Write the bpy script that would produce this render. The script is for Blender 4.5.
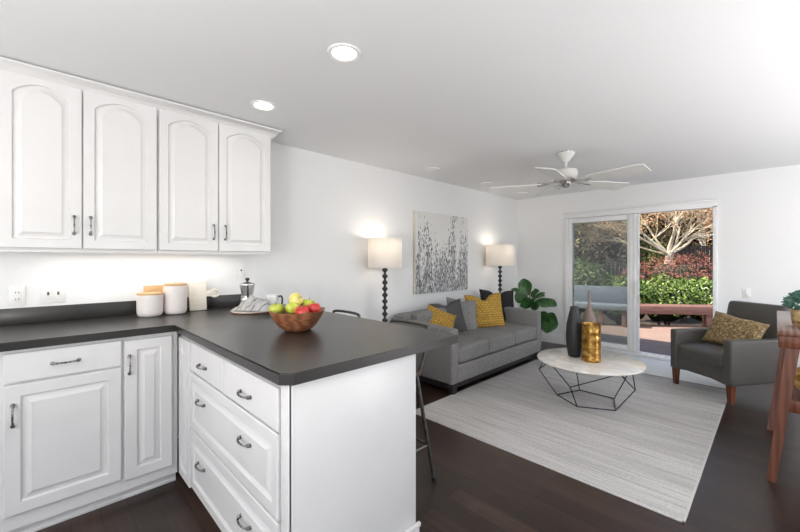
import bpy, bmesh, math, random
from mathutils import Vector, Matrix, noise
for o in list(bpy.data.objects): bpy.data.objects.remove(o)
scene = bpy.context.scene
COL = scene.collection
R = math.radians
PI = math.pi
random.seed(7)

# ------------------------------------------------------------------ camera
CAMH = 1.34
cd = bpy.data.cameras.new('camera'); cam = bpy.data.objects.new('camera', cd); COL.objects.link(cam)
cd.sensor_width = 36; cd.sensor_fit = 'HORIZONTAL'; cd.lens = 368.4*36/800
cd.shift_y = -5.5/800; cd.clip_start = .02; cd.clip_end = 300
cam.location = (0, 0, CAMH); cam.rotation_euler = (R(90), 0, R(45.5))
scene.camera = cam

# ------------------------------------------------------------------ world, sun, fill lights, exposure
w = bpy.data.worlds.new('world'); scene.world = w; w.use_nodes = True
nt = w.node_tree; nt.nodes.clear()
sky = nt.nodes.new('ShaderNodeTexSky'); sky.sky_type = 'NISHITA'; sky.sun_disc = False
sky.sun_elevation = R(55); sky.sun_rotation = R(180); sky.air_density = 1.0; sky.dust_density = 1.5
bg = nt.nodes.new('ShaderNodeBackground'); bg.inputs['Strength'].default_value = .22
wo = nt.nodes.new('ShaderNodeOutputWorld')
nt.links.new(sky.outputs[0], bg.inputs[0]); nt.links.new(bg.outputs[0], wo.inputs[0])

def lamp(name, kind, loc, energy, color=(1, 1, 1), direction=None, **kw):
    l = bpy.data.lights.new(name, kind); l.energy = energy; l.color = color
    for k, v in kw.items(): setattr(l, k, v)
    o = bpy.data.objects.new(name, l); COL.objects.link(o); o.location = loc
    if direction is not None: o.rotation_euler = Vector(direction).to_track_quat('-Z', 'Y').to_euler()
    return o
lamp('sun', 'SUN', (0, -10, 20), 8.0, (1, .93, .82), (2.2, 1.62, -2.9), angle=R(.6))
# area lights added as daylight through assumed windows behind and right of the camera
# (tilted upwards to brighten the ceiling, as if bounced off sunlit ground)
lamp('window_fill_right', 'AREA', (2.36, .9, 1.5), 3, (.95, .97, 1), (-1, 0, .62), shape='RECTANGLE', size=1.2, size_y=2.4)
lamp('window_fill_dining', 'AREA', (2.36, 4.3, 1.5), 30, (.93, .96, 1), (-1, 0, .55), shape='RECTANGLE', size=1.2, size_y=1.8)
lamp('window_fill_back', 'AREA', (.2, -2.66, 1.5), 44, (1, .985, .97), (0, 1, .50), shape='RECTANGLE', size=3.2, size_y=1.3)
# upward fill lights added out of frame to brighten the ceiling like bounced flash
lamp('bounce_fill', 'AREA', (-.3, -1.5, .9), 54, (1, .99, .98), (-.1, .12, 1), shape='DISK', size=.9)
lamp('bounce_fill', 'AREA', (1.65, 3.6, .45), 36, (1, .99, .99), (-.35, .0, 1), shape='DISK', size=1.3)
lamp('bounce_fill', 'AREA', (1.2, 2.0, .6), 24, (1, .99, .99), (0, 0, 1), shape='DISK', size=.9)
scene.view_settings.view_transform = 'Standard'
scene.view_settings.look = 'None'
scene.view_settings.gamma = 1
scene.view_settings.use_curve_mapping = False
scene.view_settings.exposure = .60

# ------------------------------------------------------------------ material helpers
def mat(name, color=(.8, .8, .8), rough=.5, metal=0, spec=None, build=None, **inp):
    m = bpy.data.materials.new(name); m.use_nodes = True
    n = m.node_tree; b = n.nodes['Principled BSDF']
    b.inputs['Base Color'].default_value = (*color, 1)
    b.inputs['Roughness'].default_value = rough; b.inputs['Metallic'].default_value = metal
    if spec is not None: b.inputs['Specular IOR Level'].default_value = spec
    for k, v in inp.items():
        b.inputs[k.replace('_', ' ')].default_value = v
    if build: build(n, b)
    return m
def N(n, t, **kw):
    x = n.nodes.new(t)
    for k, v in kw.items():
        if k in x.inputs: x.inputs[k].default_value = v
        else: setattr(x, k, v)
    return x
def coords(n, scale=(1, 1, 1), rot=(0, 0, 0), loc=(0, 0, 0)):
    t = n.nodes.new('ShaderNodeTexCoord'); mp = n.nodes.new('ShaderNodeMapping')
    mp.inputs['Scale'].default_value = scale; mp.inputs['Rotation'].default_value = rot; mp.inputs['Location'].default_value = loc
    n.links.new(t.outputs['Object'], mp.inputs[0]); return mp.outputs[0]
def ramp(n, src, stops):
    r = n.nodes.new('ShaderNodeValToRGB'); e = r.color_ramp.elements
    while len(e) < len(stops): e.new(.5)
    for i, (p, c) in enumerate(stops):
        e[i].position = p; e[i].color = (*c, 1)
    n.links.new(src, r.inputs[0]); return r.outputs[0]
def bump(n, b, src, strength=.2, dist=.01):
    bp = n.nodes.new('ShaderNodeBump'); bp.inputs['Strength'].default_value = strength; bp.inputs['Distance'].default_value = dist
    n.links.new(src, bp.inputs['Height']); n.links.new(bp.outputs[0], b.inputs['Normal'])
def noisy(stops, scale=(1, 1, 1), nscale=5, detail=4, bmp=0, bdist=.003, distortion=0):
    def f(n, b):
        c = coords(n, scale); t = N(n, 'ShaderNodeTexNoise', Scale=nscale, Detail=detail, Distortion=distortion)
        n.links.new(c, t.inputs['Vector'])
        n.links.new(ramp(n, t.outputs[0], stops), b.inputs['Base Color'])
        if bmp: bump(n, b, t.outputs[0], bmp, bdist)
    return f
def fabric(c1, c2, sc=260, bm_=.35):
    def f(n, b):
        c = coords(n)
        t = N(n, 'ShaderNodeTexNoise', Scale=sc, Detail=2.0); n.links.new(c, t.inputs['Vector'])
        n.links.new(ramp(n, t.outputs[0], [(.35, c1), (.65, c2)]), b.inputs['Base Color'])
        bump(n, b, t.outputs[0], bm_, .002)
    return f

M = {}
M['wall'] = mat('wall_paint', (.80, .80, .80), .55, build=noisy([(.3, (.79, .79, .79)), (.7, (.81, .81, .81))], nscale=60, bmp=.04, bdist=.001))
M['ceil'] = mat('ceiling_paint', (.80, .80, .80), .7, build=noisy([(.3, (.785, .785, .79)), (.7, (.805, .805, .81))], nscale=90, bmp=.05, bdist=.001))
M['cab'] = mat('cabinet_paint', (.80, .80, .79), .32, build=noisy([(.3, (.70, .69, .685)), (.7, (.72, .71, .705))], nscale=8))
M['trim'] = mat('trim_paint', (.80, .80, .80), .35, build=noisy([(.3, (.79, .79, .79)), (.7, (.81, .81, .81))], nscale=8))
M['gap'] = mat('shadow_gap', (.22, .21, .2), .8, build=noisy([(.3, (.2, .19, .18)), (.7, (.24, .23, .22))], nscale=9))

def floor_b(n, b):
    c = coords(n)
    br = N(n, 'ShaderNodeTexBrick', Scale=1.0)
    br.inputs['Brick Width'].default_value = .95; br.inputs['Row Height'].default_value = .118
    br.inputs['Mortar Size'].default_value = .0024; br.inputs['Mortar Smooth'].default_value = .2
    br.inputs['Color1'].default_value = (.021, .0115, .0085, 1); br.inputs['Color2'].default_value = (.048, .027, .019, 1)
    br.inputs['Mortar'].default_value = (.006, .004, .003, 1); br.offset = .37; br.squash = 1
    n.links.new(c, br.inputs['Vector'])
    c2 = coords(n, (1.4, 22, 1)); t = N(n, 'ShaderNodeTexNoise', Scale=2.2, Detail=6.0, Distortion=.6); n.links.new(c2, t.inputs['Vector'])
    g = ramp(n, t.outputs[0], [(.3, (.62, .60, .58)), (.7, (1.35, 1.3, 1.25))])
    mx = N(n, 'ShaderNodeMix', data_type='RGBA', blend_type='MULTIPLY'); mx.inputs[0].default_value = 1
    n.links.new(br.outputs['Color'], mx.inputs[6]); n.links.new(g, mx.inputs[7])
    n.links.new(mx.outputs[2], b.inputs['Base Color'])
    rr = N(n, 'ShaderNodeMapRange'); rr.inputs['To Min'].default_value = .24; rr.inputs['To Max'].default_value = .42
    n.links.new(t.outputs[0], rr.inputs[0]); n.links.new(rr.outputs[0], b.inputs['Roughness'])
    bump(n, b, br.outputs['Fac'], -.35, .002)
M['floor'] = mat('dark_plank_floor', rough=.3, build=floor_b)

def counter_b(n, b):
    c = coords(n); t = N(n, 'ShaderNodeTexNoise', Scale=3.2, Detail=2.0, Roughness=.4); n.links.new(c, t.inputs['Vector'])
    n.links.new(ramp(n, t.outputs[0], [(.25, (.017, .016, .0155)), (.75, (.034, .030, .028))]), b.inputs['Base Color'])
    rr = N(n, 'ShaderNodeMapRange'); rr.inputs['To Min'].default_value = .26; rr.inputs['To Max'].default_value = .34
    n.links.new(t.outputs[0], rr.inputs[0]); n.links.new(rr.outputs[0], b.inputs['Roughness'])
M['counter'] = mat('charcoal_laminate', rough=.33, spec=.5, build=counter_b)
M['pewter'] = mat('antique_pewter', (.13, .12, .12), .3, 1, build=noisy([(.35, (.03, .03, .03)), (.65, (.42, .41, .40))], nscale=45))
M['steel'] = mat('brushed_steel', (.6, .6, .6), .28, 1, build=noisy([(.3, (.55, .55, .55)), (.7, (.66, .66, .66))], nscale=30))
M['gunmetal'] = mat('gunmetal', (.2, .19, .18), .38, .9, build=noisy([(.3, (.09, .085, .08)), (.7, (.16, .155, .15))], nscale=30))
M['black'] = mat('black_plastic', (.015, .015, .015), .35, build=noisy([(.3, (.012, .012, .012)), (.7, (.02, .02, .02))], nscale=30))
M['ceramic'] = mat('white_ceramic', (.78, .72, .69), .42, build=noisy([(.3, (.76, .70, .67)), (.7, (.80, .74, .71))], nscale=30))
M['porcelain'] = mat('white_porcelain', (.8, .8, .79), .2, build=noisy([(.3, (.76, .76, .75)), (.7, (.84, .84, .83))], nscale=30))
M['lightwood'] = mat('light_wood', (.62, .38, .18), .5, build=noisy([(.3, (.50, .29, .12)), (.7, (.68, .44, .22))], (1, 1, 9), 6, bmp=.1))
M['palewood'] = mat('pale_painted_wood', (.80, .74, .64), .5, build=noisy([(.3, (.76, .70, .60)), (.7, (.83, .78, .69))], (1, 1, 6), 6))
def wood_b(c1, c2, c3, scale=(3, 3, 14), dist=2.2, ws=2.2):
    def f(n, b):
        c = coords(n, scale); t = N(n, 'ShaderNodeTexWave', Scale=ws, Distortion=dist, Detail=4.0); t.inputs['Detail Scale'].default_value = 1.6
        n.links.new(c, t.inputs['Vector'])
        n.links.new(ramp(n, t.outputs[0], [(.1, c1), (.5, c2), (.9, c3)]), b.inputs['Base Color'])
        bump(n, b, t.outputs[0], .08, .002)
    return f
M['bowlwood'] = mat('acacia_bowl', rough=.38, build=wood_b((.17, .062, .028), (.235, .09, .04), (.30, .125, .06), (4, 4, 22), 7, 1.3))
M['tablewood'] = mat('reddish_table_wood', rough=.42, build=wood_b((.09, .024, .009), (.13, .034, .012), (.17, .048, .018), (9, 9, 1.6), 4, 1.1))
M['tabletopwood'] = mat('polished_table_top', rough=.22, build=wood_b((.12, .05, .032), (.16, .07, .045), (.20, .095, .06), (9, 1.2, 1), 3, 1.2))
M['legwood'] = mat('dark_leg_wood', rough=.3, build=wood_b((.05, .014, .007), (.10, .03, .013), (.16, .05, .02), (9, 9, 1.6), 3, 1.4))
M['sofa'] = mat('grey_tweed', rough=.95, spec=.15, build=fabric((.125, .121, .118), (.31, .30, .292), 150, .5))
M['sofabase'] = mat('black_plinth', (.012, .011, .011), .45, build=noisy([(.3, (.01, .009, .009)), (.7, (.018, .016, .015))], nscale=30))
M['leather'] = mat('charcoal_leather', rough=.42, build=noisy([(.3, (.066, .061, .055)), (.7, (.088, .082, .074))], nscale=120, bmp=.15, bdist=.0015))
M['greyp'] = mat('dark_grey_cloth', rough=.9, spec=.2, build=fabric((.065, .064, .066), (.115, .113, .115), 300))
M['blackp'] = mat('black_cloth', rough=.85, spec=.2, build=fabric((.014, .014, .014), (.032, .032, .031), 300))
def gold_b(n, b):
    c = coords(n, rot=(R(-90), 0, 0)); br = N(n, 'ShaderNodeTexBrick', Scale=1.0); n.links.new(c, br.inputs['Vector'])
    br.inputs['Brick Width'].default_value = .045; br.inputs['Row Height'].default_value = .03; br.inputs['Mortar Size'].default_value = .005
    br.inputs['Mortar Smooth'].default_value = .9
    br.inputs['Color1'].default_value = (.56, .34, .065, 1); br.inputs['Color2'].default_value = (.43, .26, .05, 1); br.inputs['Mortar'].default_value = (.20, .115, .03, 1)
    t = N(n, 'ShaderNodeTexNoise', Scale=70, Detail=3.0); n.links.new(c, t.inputs['Vector'])
    mx = N(n, 'ShaderNodeMix', data_type='RGBA', blend_type='OVERLAY'); mx.inputs[0].default_value = .7
    n.links.new(br.outputs[0], mx.inputs[6]); n.links.new(t.outputs[0], mx.inputs[7]); n.links.new(mx.outputs[2], b.inputs['Base Color'])
    bump(n, b, br.outputs['Fac'], -.6, .008)
M['goldp'] = mat('mustard_woven', rough=.8, spec=.2, build=gold_b)
def brocade_b(n, b):
    c = coords(n); v = N(n, 'ShaderNodeTexVoronoi', Scale=26.0, feature='DISTANCE_TO_EDGE')
    t0 = N(n, 'ShaderNodeTexNoise', Scale=9.0, Detail=2.0); n.links.new(c, t0.inputs['Vector'])
    mx = N(n, 'ShaderNodeMix', data_type='RGBA'); mx.inputs[0].default_value = .35
    n.links.new(c, mx.inputs[6]); n.links.new(t0.outputs[1], mx.inputs[7]); n.links.new(mx.outputs[2], v.inputs['Vector'])
    n.links.new(ramp(n, v.outputs[0], [(.0, (.11, .07, .03)), (.12, (.27, .185, .085)), (.3, (.43, .31, .16))]), b.inputs['Base Color'])
    bump(n, b, v.outputs[0], .3, .006)
M['brocade'] = mat('bronze_brocade', rough=.6, spec=.4, build=brocade_b)
def shade_b(n, b):
    c = coords(n, (1, 1, 1)); t = N(n, 'ShaderNodeTexNoise', Scale=160, Detail=2.0); n.links.new(c, t.inputs['Vector'])
    n.links.new(ramp(n, t.outputs[0], [(.3, (.83, .80, .76)), (.7, (.88, .855, .82))]), b.inputs['Base Color'])
    tr = n.nodes.new('ShaderNodeBsdfTranslucent'); tr.inputs[0].default_value = (.88, .85, .80, 1)
    ms = n.nodes.new('ShaderNodeMixShader'); ms.inputs[0].default_value = .42
    o = n.nodes['Material Output']
    n.links.new(b.outputs[0], ms.inputs[1]); n.links.new(tr.outputs[0], ms.inputs[2]); n.links.new(ms.outputs[0], o.inputs[0])
M['shade'] = mat('linen_shade', rough=.9, build=shade_b)
def emis(name, col, st):
    m = bpy.data.materials.new(name); m.use_nodes = True; n = m.node_tree; n.nodes.clear()
    e = n.nodes.new('ShaderNodeEmission'); e.inputs[0].default_value = (*col, 1); e.inputs[1].default_value = st
    o = n.nodes.new('ShaderNodeOutputMaterial'); n.links.new(e.outputs[0], o.inputs[0]); return m
M['bulb'] = emis('lit_bulb', (1, .86, .68), 8)
M['canlens'] = emis('lit_downlight', (1, .95, .86), 9)
M['striplens'] = emis('lit_strip', (1, .93, .84), 3)
def marble_b(n, b):
    c = coords(n); t = N(n, 'ShaderNodeTexNoise', Scale=4.0, Detail=8.0, Distortion=1.6); n.links.new(c, t.inputs['Vector'])
    n.links.new(ramp(n, t.outputs[0], [(.35, (.80, .77, .72)), (.5, (.70, .65, .58)), (.56, (.80, .77, .73)), (.8, (.84, .82, .79))]), b.inputs['Base Color'])
M['marble'] = mat('marble_top', rough=.16, build=marble_b)
M['wire'] = mat('dark_wire', (.035, .04, .055), .35, .6, build=noisy([(.3, (.03, .035, .05)), (.7, (.045, .05, .065))], nscale=30))
M['blackvase'] = mat('matte_black_vase', rough=.5, build=noisy([(.3, (.014, .015, .015)), (.7, (.024, .025, .025))], nscale=30))
M['brownvase'] = mat('taupe_vase', rough=.5, build=noisy([(.3, (.17, .125, .105)), (.7, (.23, .175, .15))], (1, 1, 6), 20))
def goldv_b(n, b):
    c = coords(n, (1, 1, 1.6)); t = N(n, 'ShaderNodeTexNoise', Scale=16.0, Detail=7.0, Distortion=.8); n.links.new(c, t.inputs['Vector'])
    n.links.new(ramp(n, t.outputs[0], [(.3, (.09, .04, .01)), (.46, (.36, .18, .035)), (.6, (.62, .36, .09)), (.75, (.80, .58, .26))]), b.inputs['Base Color'])
    bump(n, b, t.outputs[0], .5, .006)
M['goldvase'] = mat('hammered_gold', rough=.3, metal=.75, build=goldv_b)
def rug_b(n, b):
    c = coords(n, (.9, 26, 1)); t = N(n, 'ShaderNodeTexNoise', Scale=1.7, Detail=7.0, Roughness=.62, Distortion=.35); n.links.new(c, t.inputs['Vector'])
    a = ramp(n, t.outputs[0], [(.30, (.40, .385, .37)), (.45, (.52, .505, .49)), (.58, (.60, .585, .57)), (.8, (.65, .635, .62))])
    c2 = coords(n, (.25, 2.4, 1)); t2 = N(n, 'ShaderNodeTexNoise', Scale=2.2, Detail=2.0); n.links.new(c2, t2.inputs['Vector'])
    a2 = ramp(n, t2.outputs[0], [(.35, (.90, .90, .90)), (.62, (1.04, 1.04, 1.04))])
    mx = N(n, 'ShaderNodeMix', data_type='RGBA', blend_type='MULTIPLY'); mx.inputs[0].default_value = 1
    n.links.new(a, mx.inputs[6]); n.links.new(a2, mx.inputs[7])
    c3 = coords(n, (35, 120, 1)); t3 = N(n, 'ShaderNodeTexNoise', Scale=1.5, Detail=2.0); n.links.new(c3, t3.inputs['Vector'])
    a3 = ramp(n, t3.outputs[0], [(.4, (.86, .86, .86)), (.62, (1.06, 1.06, 1.06))])
    m2 = N(n, 'ShaderNodeMix', data_type='RGBA', blend_type='MULTIPLY'); m2.inputs[0].default_value = 1
    n.links.new(mx.outputs[2], m2.inputs[6]); n.links.new(a3, m2.inputs[7])
    n.links.new(m2.outputs[2], b.inputs['Base Color']); bump(n, b, t3.outputs[0], .35, .003)
M['rug'] = mat('woven_rug', rough=.95, spec=.1, build=rug_b)
M['rugedge'] = mat('rug_binding', rough=.95, spec=.1, build=noisy([(.3, (.52, .5, .48)), (.7, (.62, .6, .58))], nscale=60))
M['mat'] = mat('pale_mat', rough=.9, spec=.1, build=noisy([(.3, (.74, .75, .73)), (.7, (.82, .83, .81))], nscale=70, bmp=.1))
def paint_b(n, b):   # canvas: x across 1.1 m, z up, centred on the object
    tc = n.nodes.new('ShaderNodeTexCoord'); sp = n.nodes.new('ShaderNodeSeparateXYZ'); n.links.new(tc.outputs['Object'], sp.inputs[0])
    cv = coords(n, (78, 1, 30)); v = N(n, 'ShaderNodeTexVoronoi', Scale=1.0); v.inputs['Randomness'].default_value = .9; n.links.new(cv, v.inputs['Vector'])
    sc = n.nodes.new('ShaderNodeSeparateColor'); n.links.new(v.outputs['Color'], sc.inputs[0])
    cc = coords(n, (5.6, 1, .55)); t = N(n, 'ShaderNodeTexNoise', Scale=1.35, Detail=2.0); n.links.new(cc, t.inputs['Vector'])
    h = N(n, 'ShaderNodeMapRange'); h.inputs['From Min'].default_value = -.5; h.inputs['From Max'].default_value = .42
    h.inputs['To Min'].default_value = 1.3; h.inputs['To Max'].default_value = -.22; n.links.new(sp.outputs['Z'], h.inputs[0])
    t2 = N(n, 'ShaderNodeMapRange'); t2.inputs['From Min'].default_value = .4; t2.inputs['From Max'].default_value = .6
    t2.inputs['To Min'].default_value = -.35; t2.inputs['To Max'].default_value = .42; n.links.new(t.outputs[0], t2.inputs[0])
    ad = N(n, 'ShaderNodeMath', operation='ADD'); n.links.new(h.outputs[0], ad.inputs[0]); n.links.new(t2.outputs[0], ad.inputs[1])
    gt = N(n, 'ShaderNodeMath', operation='LESS_THAN'); n.links.new(sc.outputs[0], gt.inputs[0]); n.links.new(ad.outputs[0], gt.inputs[1])
    gcol = ramp(n, sc.outputs[1], [(.0, (.10, .10, .105)), (.4, (.22, .22, .23)), (.7, (.42, .42, .42)), (1, (.62, .61, .60))])
    mx = N(n, 'ShaderNodeMix', data_type='RGBA'); n.links.new(gt.outputs[0], mx.inputs[0])
    mx.inputs[6].default_value = (.72, .71, .69, 1); n.links.new(gcol, mx.inputs[7]); n.links.new(mx.outputs[2], b.inputs['Base Color'])
    bump(n, b, sc.outputs[1], .25, .003)
M['painting'] = mat('painted_canvas', rough=.55, build=paint_b)
M['canvas'] = mat('raw_canvas_edge', rough=.8, build=noisy([(.3, (.60, .56, .49)), (.7, (.68, .64, .57))], nscale=60))
def leaf_m(name, c1, c2, c3, rough=.45, trans=.0):
    def f(n, b):
        c = coords(n); t = N(n, 'ShaderNodeTexNoise', Scale=13.0, Detail=5.0, Roughness=.75); n.links.new(c, t.inputs['Vector'])
        n.links.new(ramp(n, t.outputs[0], [(.32, c1), (.5, c2), (.68, c3)]), b.inputs['Base Color'])
    return mat(name, rough=rough, build=f)
M['figleaf'] = leaf_m('fig_leaf', (.012, .05, .016), (.028, .10, .025), (.08, .19, .04), .35)
M['hedge'] = leaf_m('laurel_leaf', (.010, .03, .006), (.08, .145, .018), (.42, .50, .10), .4)
M['redleaf'] = leaf_m('red_leaf', (.09, .025, .018), (.24, .075, .05), (.42, .17, .10), .6)
M['orangeleaf'] = leaf_m('orange_leaf', (.34, .14, .06), (.60, .34, .17), (.75, .56, .30), .6)
M['olive'] = leaf_m('olive_leaf', (.02, .04, .01), (.10, .15, .03), (.34, .36, .10), .55)
M['evergreen'] = leaf_m('evergreen_leaf', (.012, .03, .012), (.03, .065, .022), (.08, .12, .04), .6)
M['tanleaf'] = leaf_m('tan_leaf', (.16, .10, .04), (.55, .40, .18), (.8, .68, .42), .6)
M['darkcore'] = mat('foliage_shade', (.01, .014, .006), .9, build=noisy([(.3, (.008, .011, .005)), (.7, (.018, .022, .01))], nscale=6))  # near-black colour stands in for shade inside the foliage
M['bark'] = mat('pale_bark', rough=.8, build=noisy([(.3, (.40, .31, .20)), (.5, (.64, .55, .40)), (.7, (.78, .70, .55))], nscale=7, bmp=.3))
M['darkbark'] = mat('dark_bark', rough=.9, build=noisy([(.3, (.05, .035, .025)), (.7, (.12, .085, .06))], nscale=7, bmp=.3))
M['deck'] = mat('cedar_deck', rough=.6, build=noisy([(.3, (.20, .13, .105)), (.7, (.32, .215, .17))], (1, 14, 1), 3, bmp=.1))
M['benchwood'] = mat('cedar_bench', rough=.6, build=noisy([(.3, (.13, .065, .052)), (.7, (.22, .115, .09))], (1, 8, 8), 4, bmp=.1))
M['fence'] = mat('weathered_fence', rough=.85, build=noisy([(.3, (.05, .035, .025)), (.7, (.10, .07, .05))], (8, 8, 1), 4))
M['soil'] = mat('soil', rough=.95, build=noisy([(.3, (.02, .014, .009)), (.7, (.06, .045, .03))], nscale=8, bmp=.4, bdist=.03))
M['ext'] = mat('house_siding', rough=.8, build=noisy([(.3, (.22, .17, .12)), (.7, (.27, .21, .15))], nscale=4))
M['roof'] = mat('roof_felt', rough=.9, build=noisy([(.3, (.06, .06, .06)), (.7, (.1, .1, .1))], nscale=12))
M['greybox'] = mat('grey_vinyl', rough=.6, build=noisy([(.3, (.19, .205, .235)), (.7, (.23, .245, .275))], nscale=6))
M['plate'] = mat('outlet_plate', (.8, .79, .77), .35, build=noisy([(.3, (.78, .78, .76)), (.7, (.83, .82, .80))], nscale=30))
M['fan'] = mat('fan_white', (.74, .73, .70), .35, build=noisy([(.3, (.72, .71, .68)), (.7, (.76, .75, .72))], nscale=12))
M['nickel'] = mat('nickel', (.6, .56, .54), .25, .9, build=noisy([(.3, (.5, .46, .45)), (.7, (.7, .67, .65))], nscale=60))
def towel_b(n, b):
    c = coords(n, (1, 1, 1), (0, 0, .5)); t = N(n, 'ShaderNodeTexWave', Scale=5.5, Distortion=.6); n.links.new(c, t.inputs['Vector'])
    n.links.new(ramp(n, t.outputs[0], [(.015, (.25, .25, .26)), (.04, (.82, .81, .80)), (1, (.82, .81, .80))]), b.inputs['Base Color'])
M['towel'] = mat('striped_towel', rough=.9, build=towel_b)
M['potgold'] = mat('gold_ceramic', rough=.3, metal=.3, build=noisy([(.3, (.35, .22, .07)), (.7, (.75, .6, .32))], nscale=30))
M['succ'] = leaf_m('succulent_leaf', (.03, .09, .07), (.07, .17, .13), (.16, .28, .2), .5)
M['basket'] = mat('grey_planter', rough=.7, build=noisy([(.3, (.32, .31, .30)), (.7, (.42, .41, .40))], nscale=30))
def glass_m(name, tint, refl):
    m = bpy.data.materials.new(name); m.use_nodes = True; n = m.node_tree; n.nodes.clear()
    t = n.nodes.new('ShaderNodeBsdfTransparent'); t.inputs[0].default_value = (*tint, 1)
    g = n.nodes.new('ShaderNodeBsdfGlossy'); g.inputs['Roughness'].default_value = .02; g.inputs[0].default_value = (.9, .9, .9, 1)
    fr = n.nodes.new('ShaderNodeFresnel'); fr.inputs[0].default_value = 1.45
    mr = N(n, 'ShaderNodeMath', operation='MULTIPLY'); mr.inputs[1].default_value = refl; n.links.new(fr.outputs[0], mr.inputs[0])
    x = n.nodes.new('ShaderNodeMixShader'); n.links.new(mr.outputs[0], x.inputs[0]); n.links.new(t.outputs[0], x.inputs[1]); n.links.new(g.outputs[0], x.inputs[2])
    o = n.nodes.new('ShaderNodeOutputMaterial'); n.links.new(x.outputs[0], o.inputs[0]); return m
M['glass'] = glass_m('clear_glass', (.92, .95, .94), 1.0)
def screen_m():
    m = bpy.data.materials.new('insect_screen'); m.use_nodes = True; n = m.node_tree; n.nodes.clear()
    t = n.nodes.new('ShaderNodeBsdfTransparent'); d = n.nodes.new('ShaderNodeBsdfDiffuse'); d.inputs[0].default_value = (.28, .29, .31, 1)
    x = n.nodes.new('ShaderNodeMixShader'); x.inputs[0].default_value = .19
    n.links.new(t.outputs[0], x.inputs[1]); n.links.new(d.outputs[0], x.inputs[2])
    o = n.nodes.new('ShaderNodeOutputMaterial'); n.links.new(x.outputs[0], o.inputs[0]); return m
M['screen'] = screen_m()
def apple_m(name, c1, c2, c3):
    def f(n, b):
        c = coords(n, (1, 1, .6)); t = N(n, 'ShaderNodeTexNoise', Scale=32, Detail=4.0); n.links.new(c, t.inputs['Vector'])
        n.links.new(ramp(n, t.outputs[0], [(.3, c1), (.5, c2), (.7, c3)]), b.inputs['Base Color'])
    return mat(name, rough=.3, build=f)
M['applegreen'] = apple_m('green_apple', (.34, .42, .03), (.45, .50, .05), (.58, .60, .12))
M['appleyellow'] = apple_m('yellow_apple', (.60, .54, .14), (.70, .63, .20), (.72, .50, .16))
M['applered'] = apple_m('red_apple', (.38, .012, .015), (.52, .03, .03), (.66, .12, .07))

# ------------------------------------------------------------------ mesh helpers
def NB(): return bmesh.new()
def tf(bm, vs, m):
    if m is not None: bmesh.ops.transform(bm, matrix=m, verts=vs)
def box(bm, x0, x1, y0, y1, z0, z1, bev=0, seg=2, m=None):
    r = bmesh.ops.create_cube(bm, size=1)
    vs = r['verts']
    bmesh.ops.transform(bm, matrix=Matrix.Translation(((x0+x1)/2, (y0+y1)/2, (z0+z1)/2)) @ Matrix.Diagonal((abs(x1-x0), abs(y1-y0), abs(z1-z0), 1)), verts=vs)
    if bev:
        es = list({e for v in vs for e in v.link_edges})
        rr = bmesh.ops.bevel(bm, geom=es, offset=bev, segments=seg, affect='EDGES', profile=.5)
        vs = list({v for f in rr['faces'] for v in f.verts} | {v for v in vs if v.is_valid})
    tf(bm, vs, m)
def prism(bm, pts, z0, z1, m=None, bev=0):
    b = [bm.verts.new((x, y, z0)) for x, y in pts]; t = [bm.verts.new((x, y, z1)) for x, y in pts]
    n = len(pts); fs = [bm.faces.new(b[::-1]), bm.faces.new(t)]
    for i in range(n): fs.append(bm.faces.new((b[i], b[(i+1) % n], t[(i+1) % n], t[i])))
    vs = b+t
    if bev:
        te = [e for e in bm.edges if e.verts[0] in t and e.verts[1] in t]
        rr = bmesh.ops.bevel(bm, geom=te, offset=bev, segments=2, affect='EDGES')
        vs = [v for v in set(vs) | {v for f in rr['faces'] for v in f.verts} if v.is_valid]
    tf(bm, vs, m)
def lathe(bm, prof, seg=24, c=(0, 0, 0), m=None):
    rings = []; vs = []
    for r, z in prof:
        if r < 1e-5: v = bm.verts.new((c[0], c[1], c[2]+z)); rings.append([v]); vs.append(v)
        else:
            g = [bm.verts.new((c[0]+r*math.cos(2*PI*k/seg), c[1]+r*math.sin(2*PI*k/seg), c[2]+z)) for k in range(seg)]
            rings.append(g); vs += g
    for a, b in zip(rings, rings[1:]):
        for k in range(seg):
            k2 = (k+1) % seg
            if len(a) == 1 and len(b) == 1: continue
            if len(a) == 1: bm.faces.new((a[0], b[k2], b[k]))
            elif len(b) == 1: bm.faces.new((a[k], a[k2], b[0]))
            else: bm.faces.new((a[k], a[k2], b[k2], b[k]))
    tf(bm, vs, m)
def tube(bm, pts, rad, seg=8, m=None, closed=False):
    pts = [Vector(p) for p in pts]; n = len(pts)
    if not isinstance(rad, (list, tuple)): rad = [rad]*n
    rings = []; vs = []; up = None
    for i, p in enumerate(pts):
        if closed: d = pts[(i+1) % n]-pts[i-1]
        else: d = pts[min(i+1, n-1)]-pts[max(i-1, 0)]
        d.normalize()
        if up is None:
            up = Vector((0, 0, 1)) if abs(d.z) < .9 else Vector((1, 0, 0))
        a = d.cross(up)
        if a.length < 1e-4: a = d.orthogonal()
        a.normalize(); b = a.cross(d); up = b
        g = [bm.verts.new(p+(a*math.cos(2*PI*k/seg)+b*math.sin(2*PI*k/seg))*rad[i]) for k in range(seg)]
        rings.append(g); vs += g
    pr = list(zip(rings, rings[1:])) + ([(rings[-1], rings[0])] if closed else [])
    for a, b in pr:
        for k in range(seg): bm.faces.new((a[k], a[(k+1) % seg], b[(k+1) % seg], b[k]))
    if not closed:
        bm.faces.new(rings[0][::-1]); bm.faces.new(rings[-1])
    tf(bm, vs, m)
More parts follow.
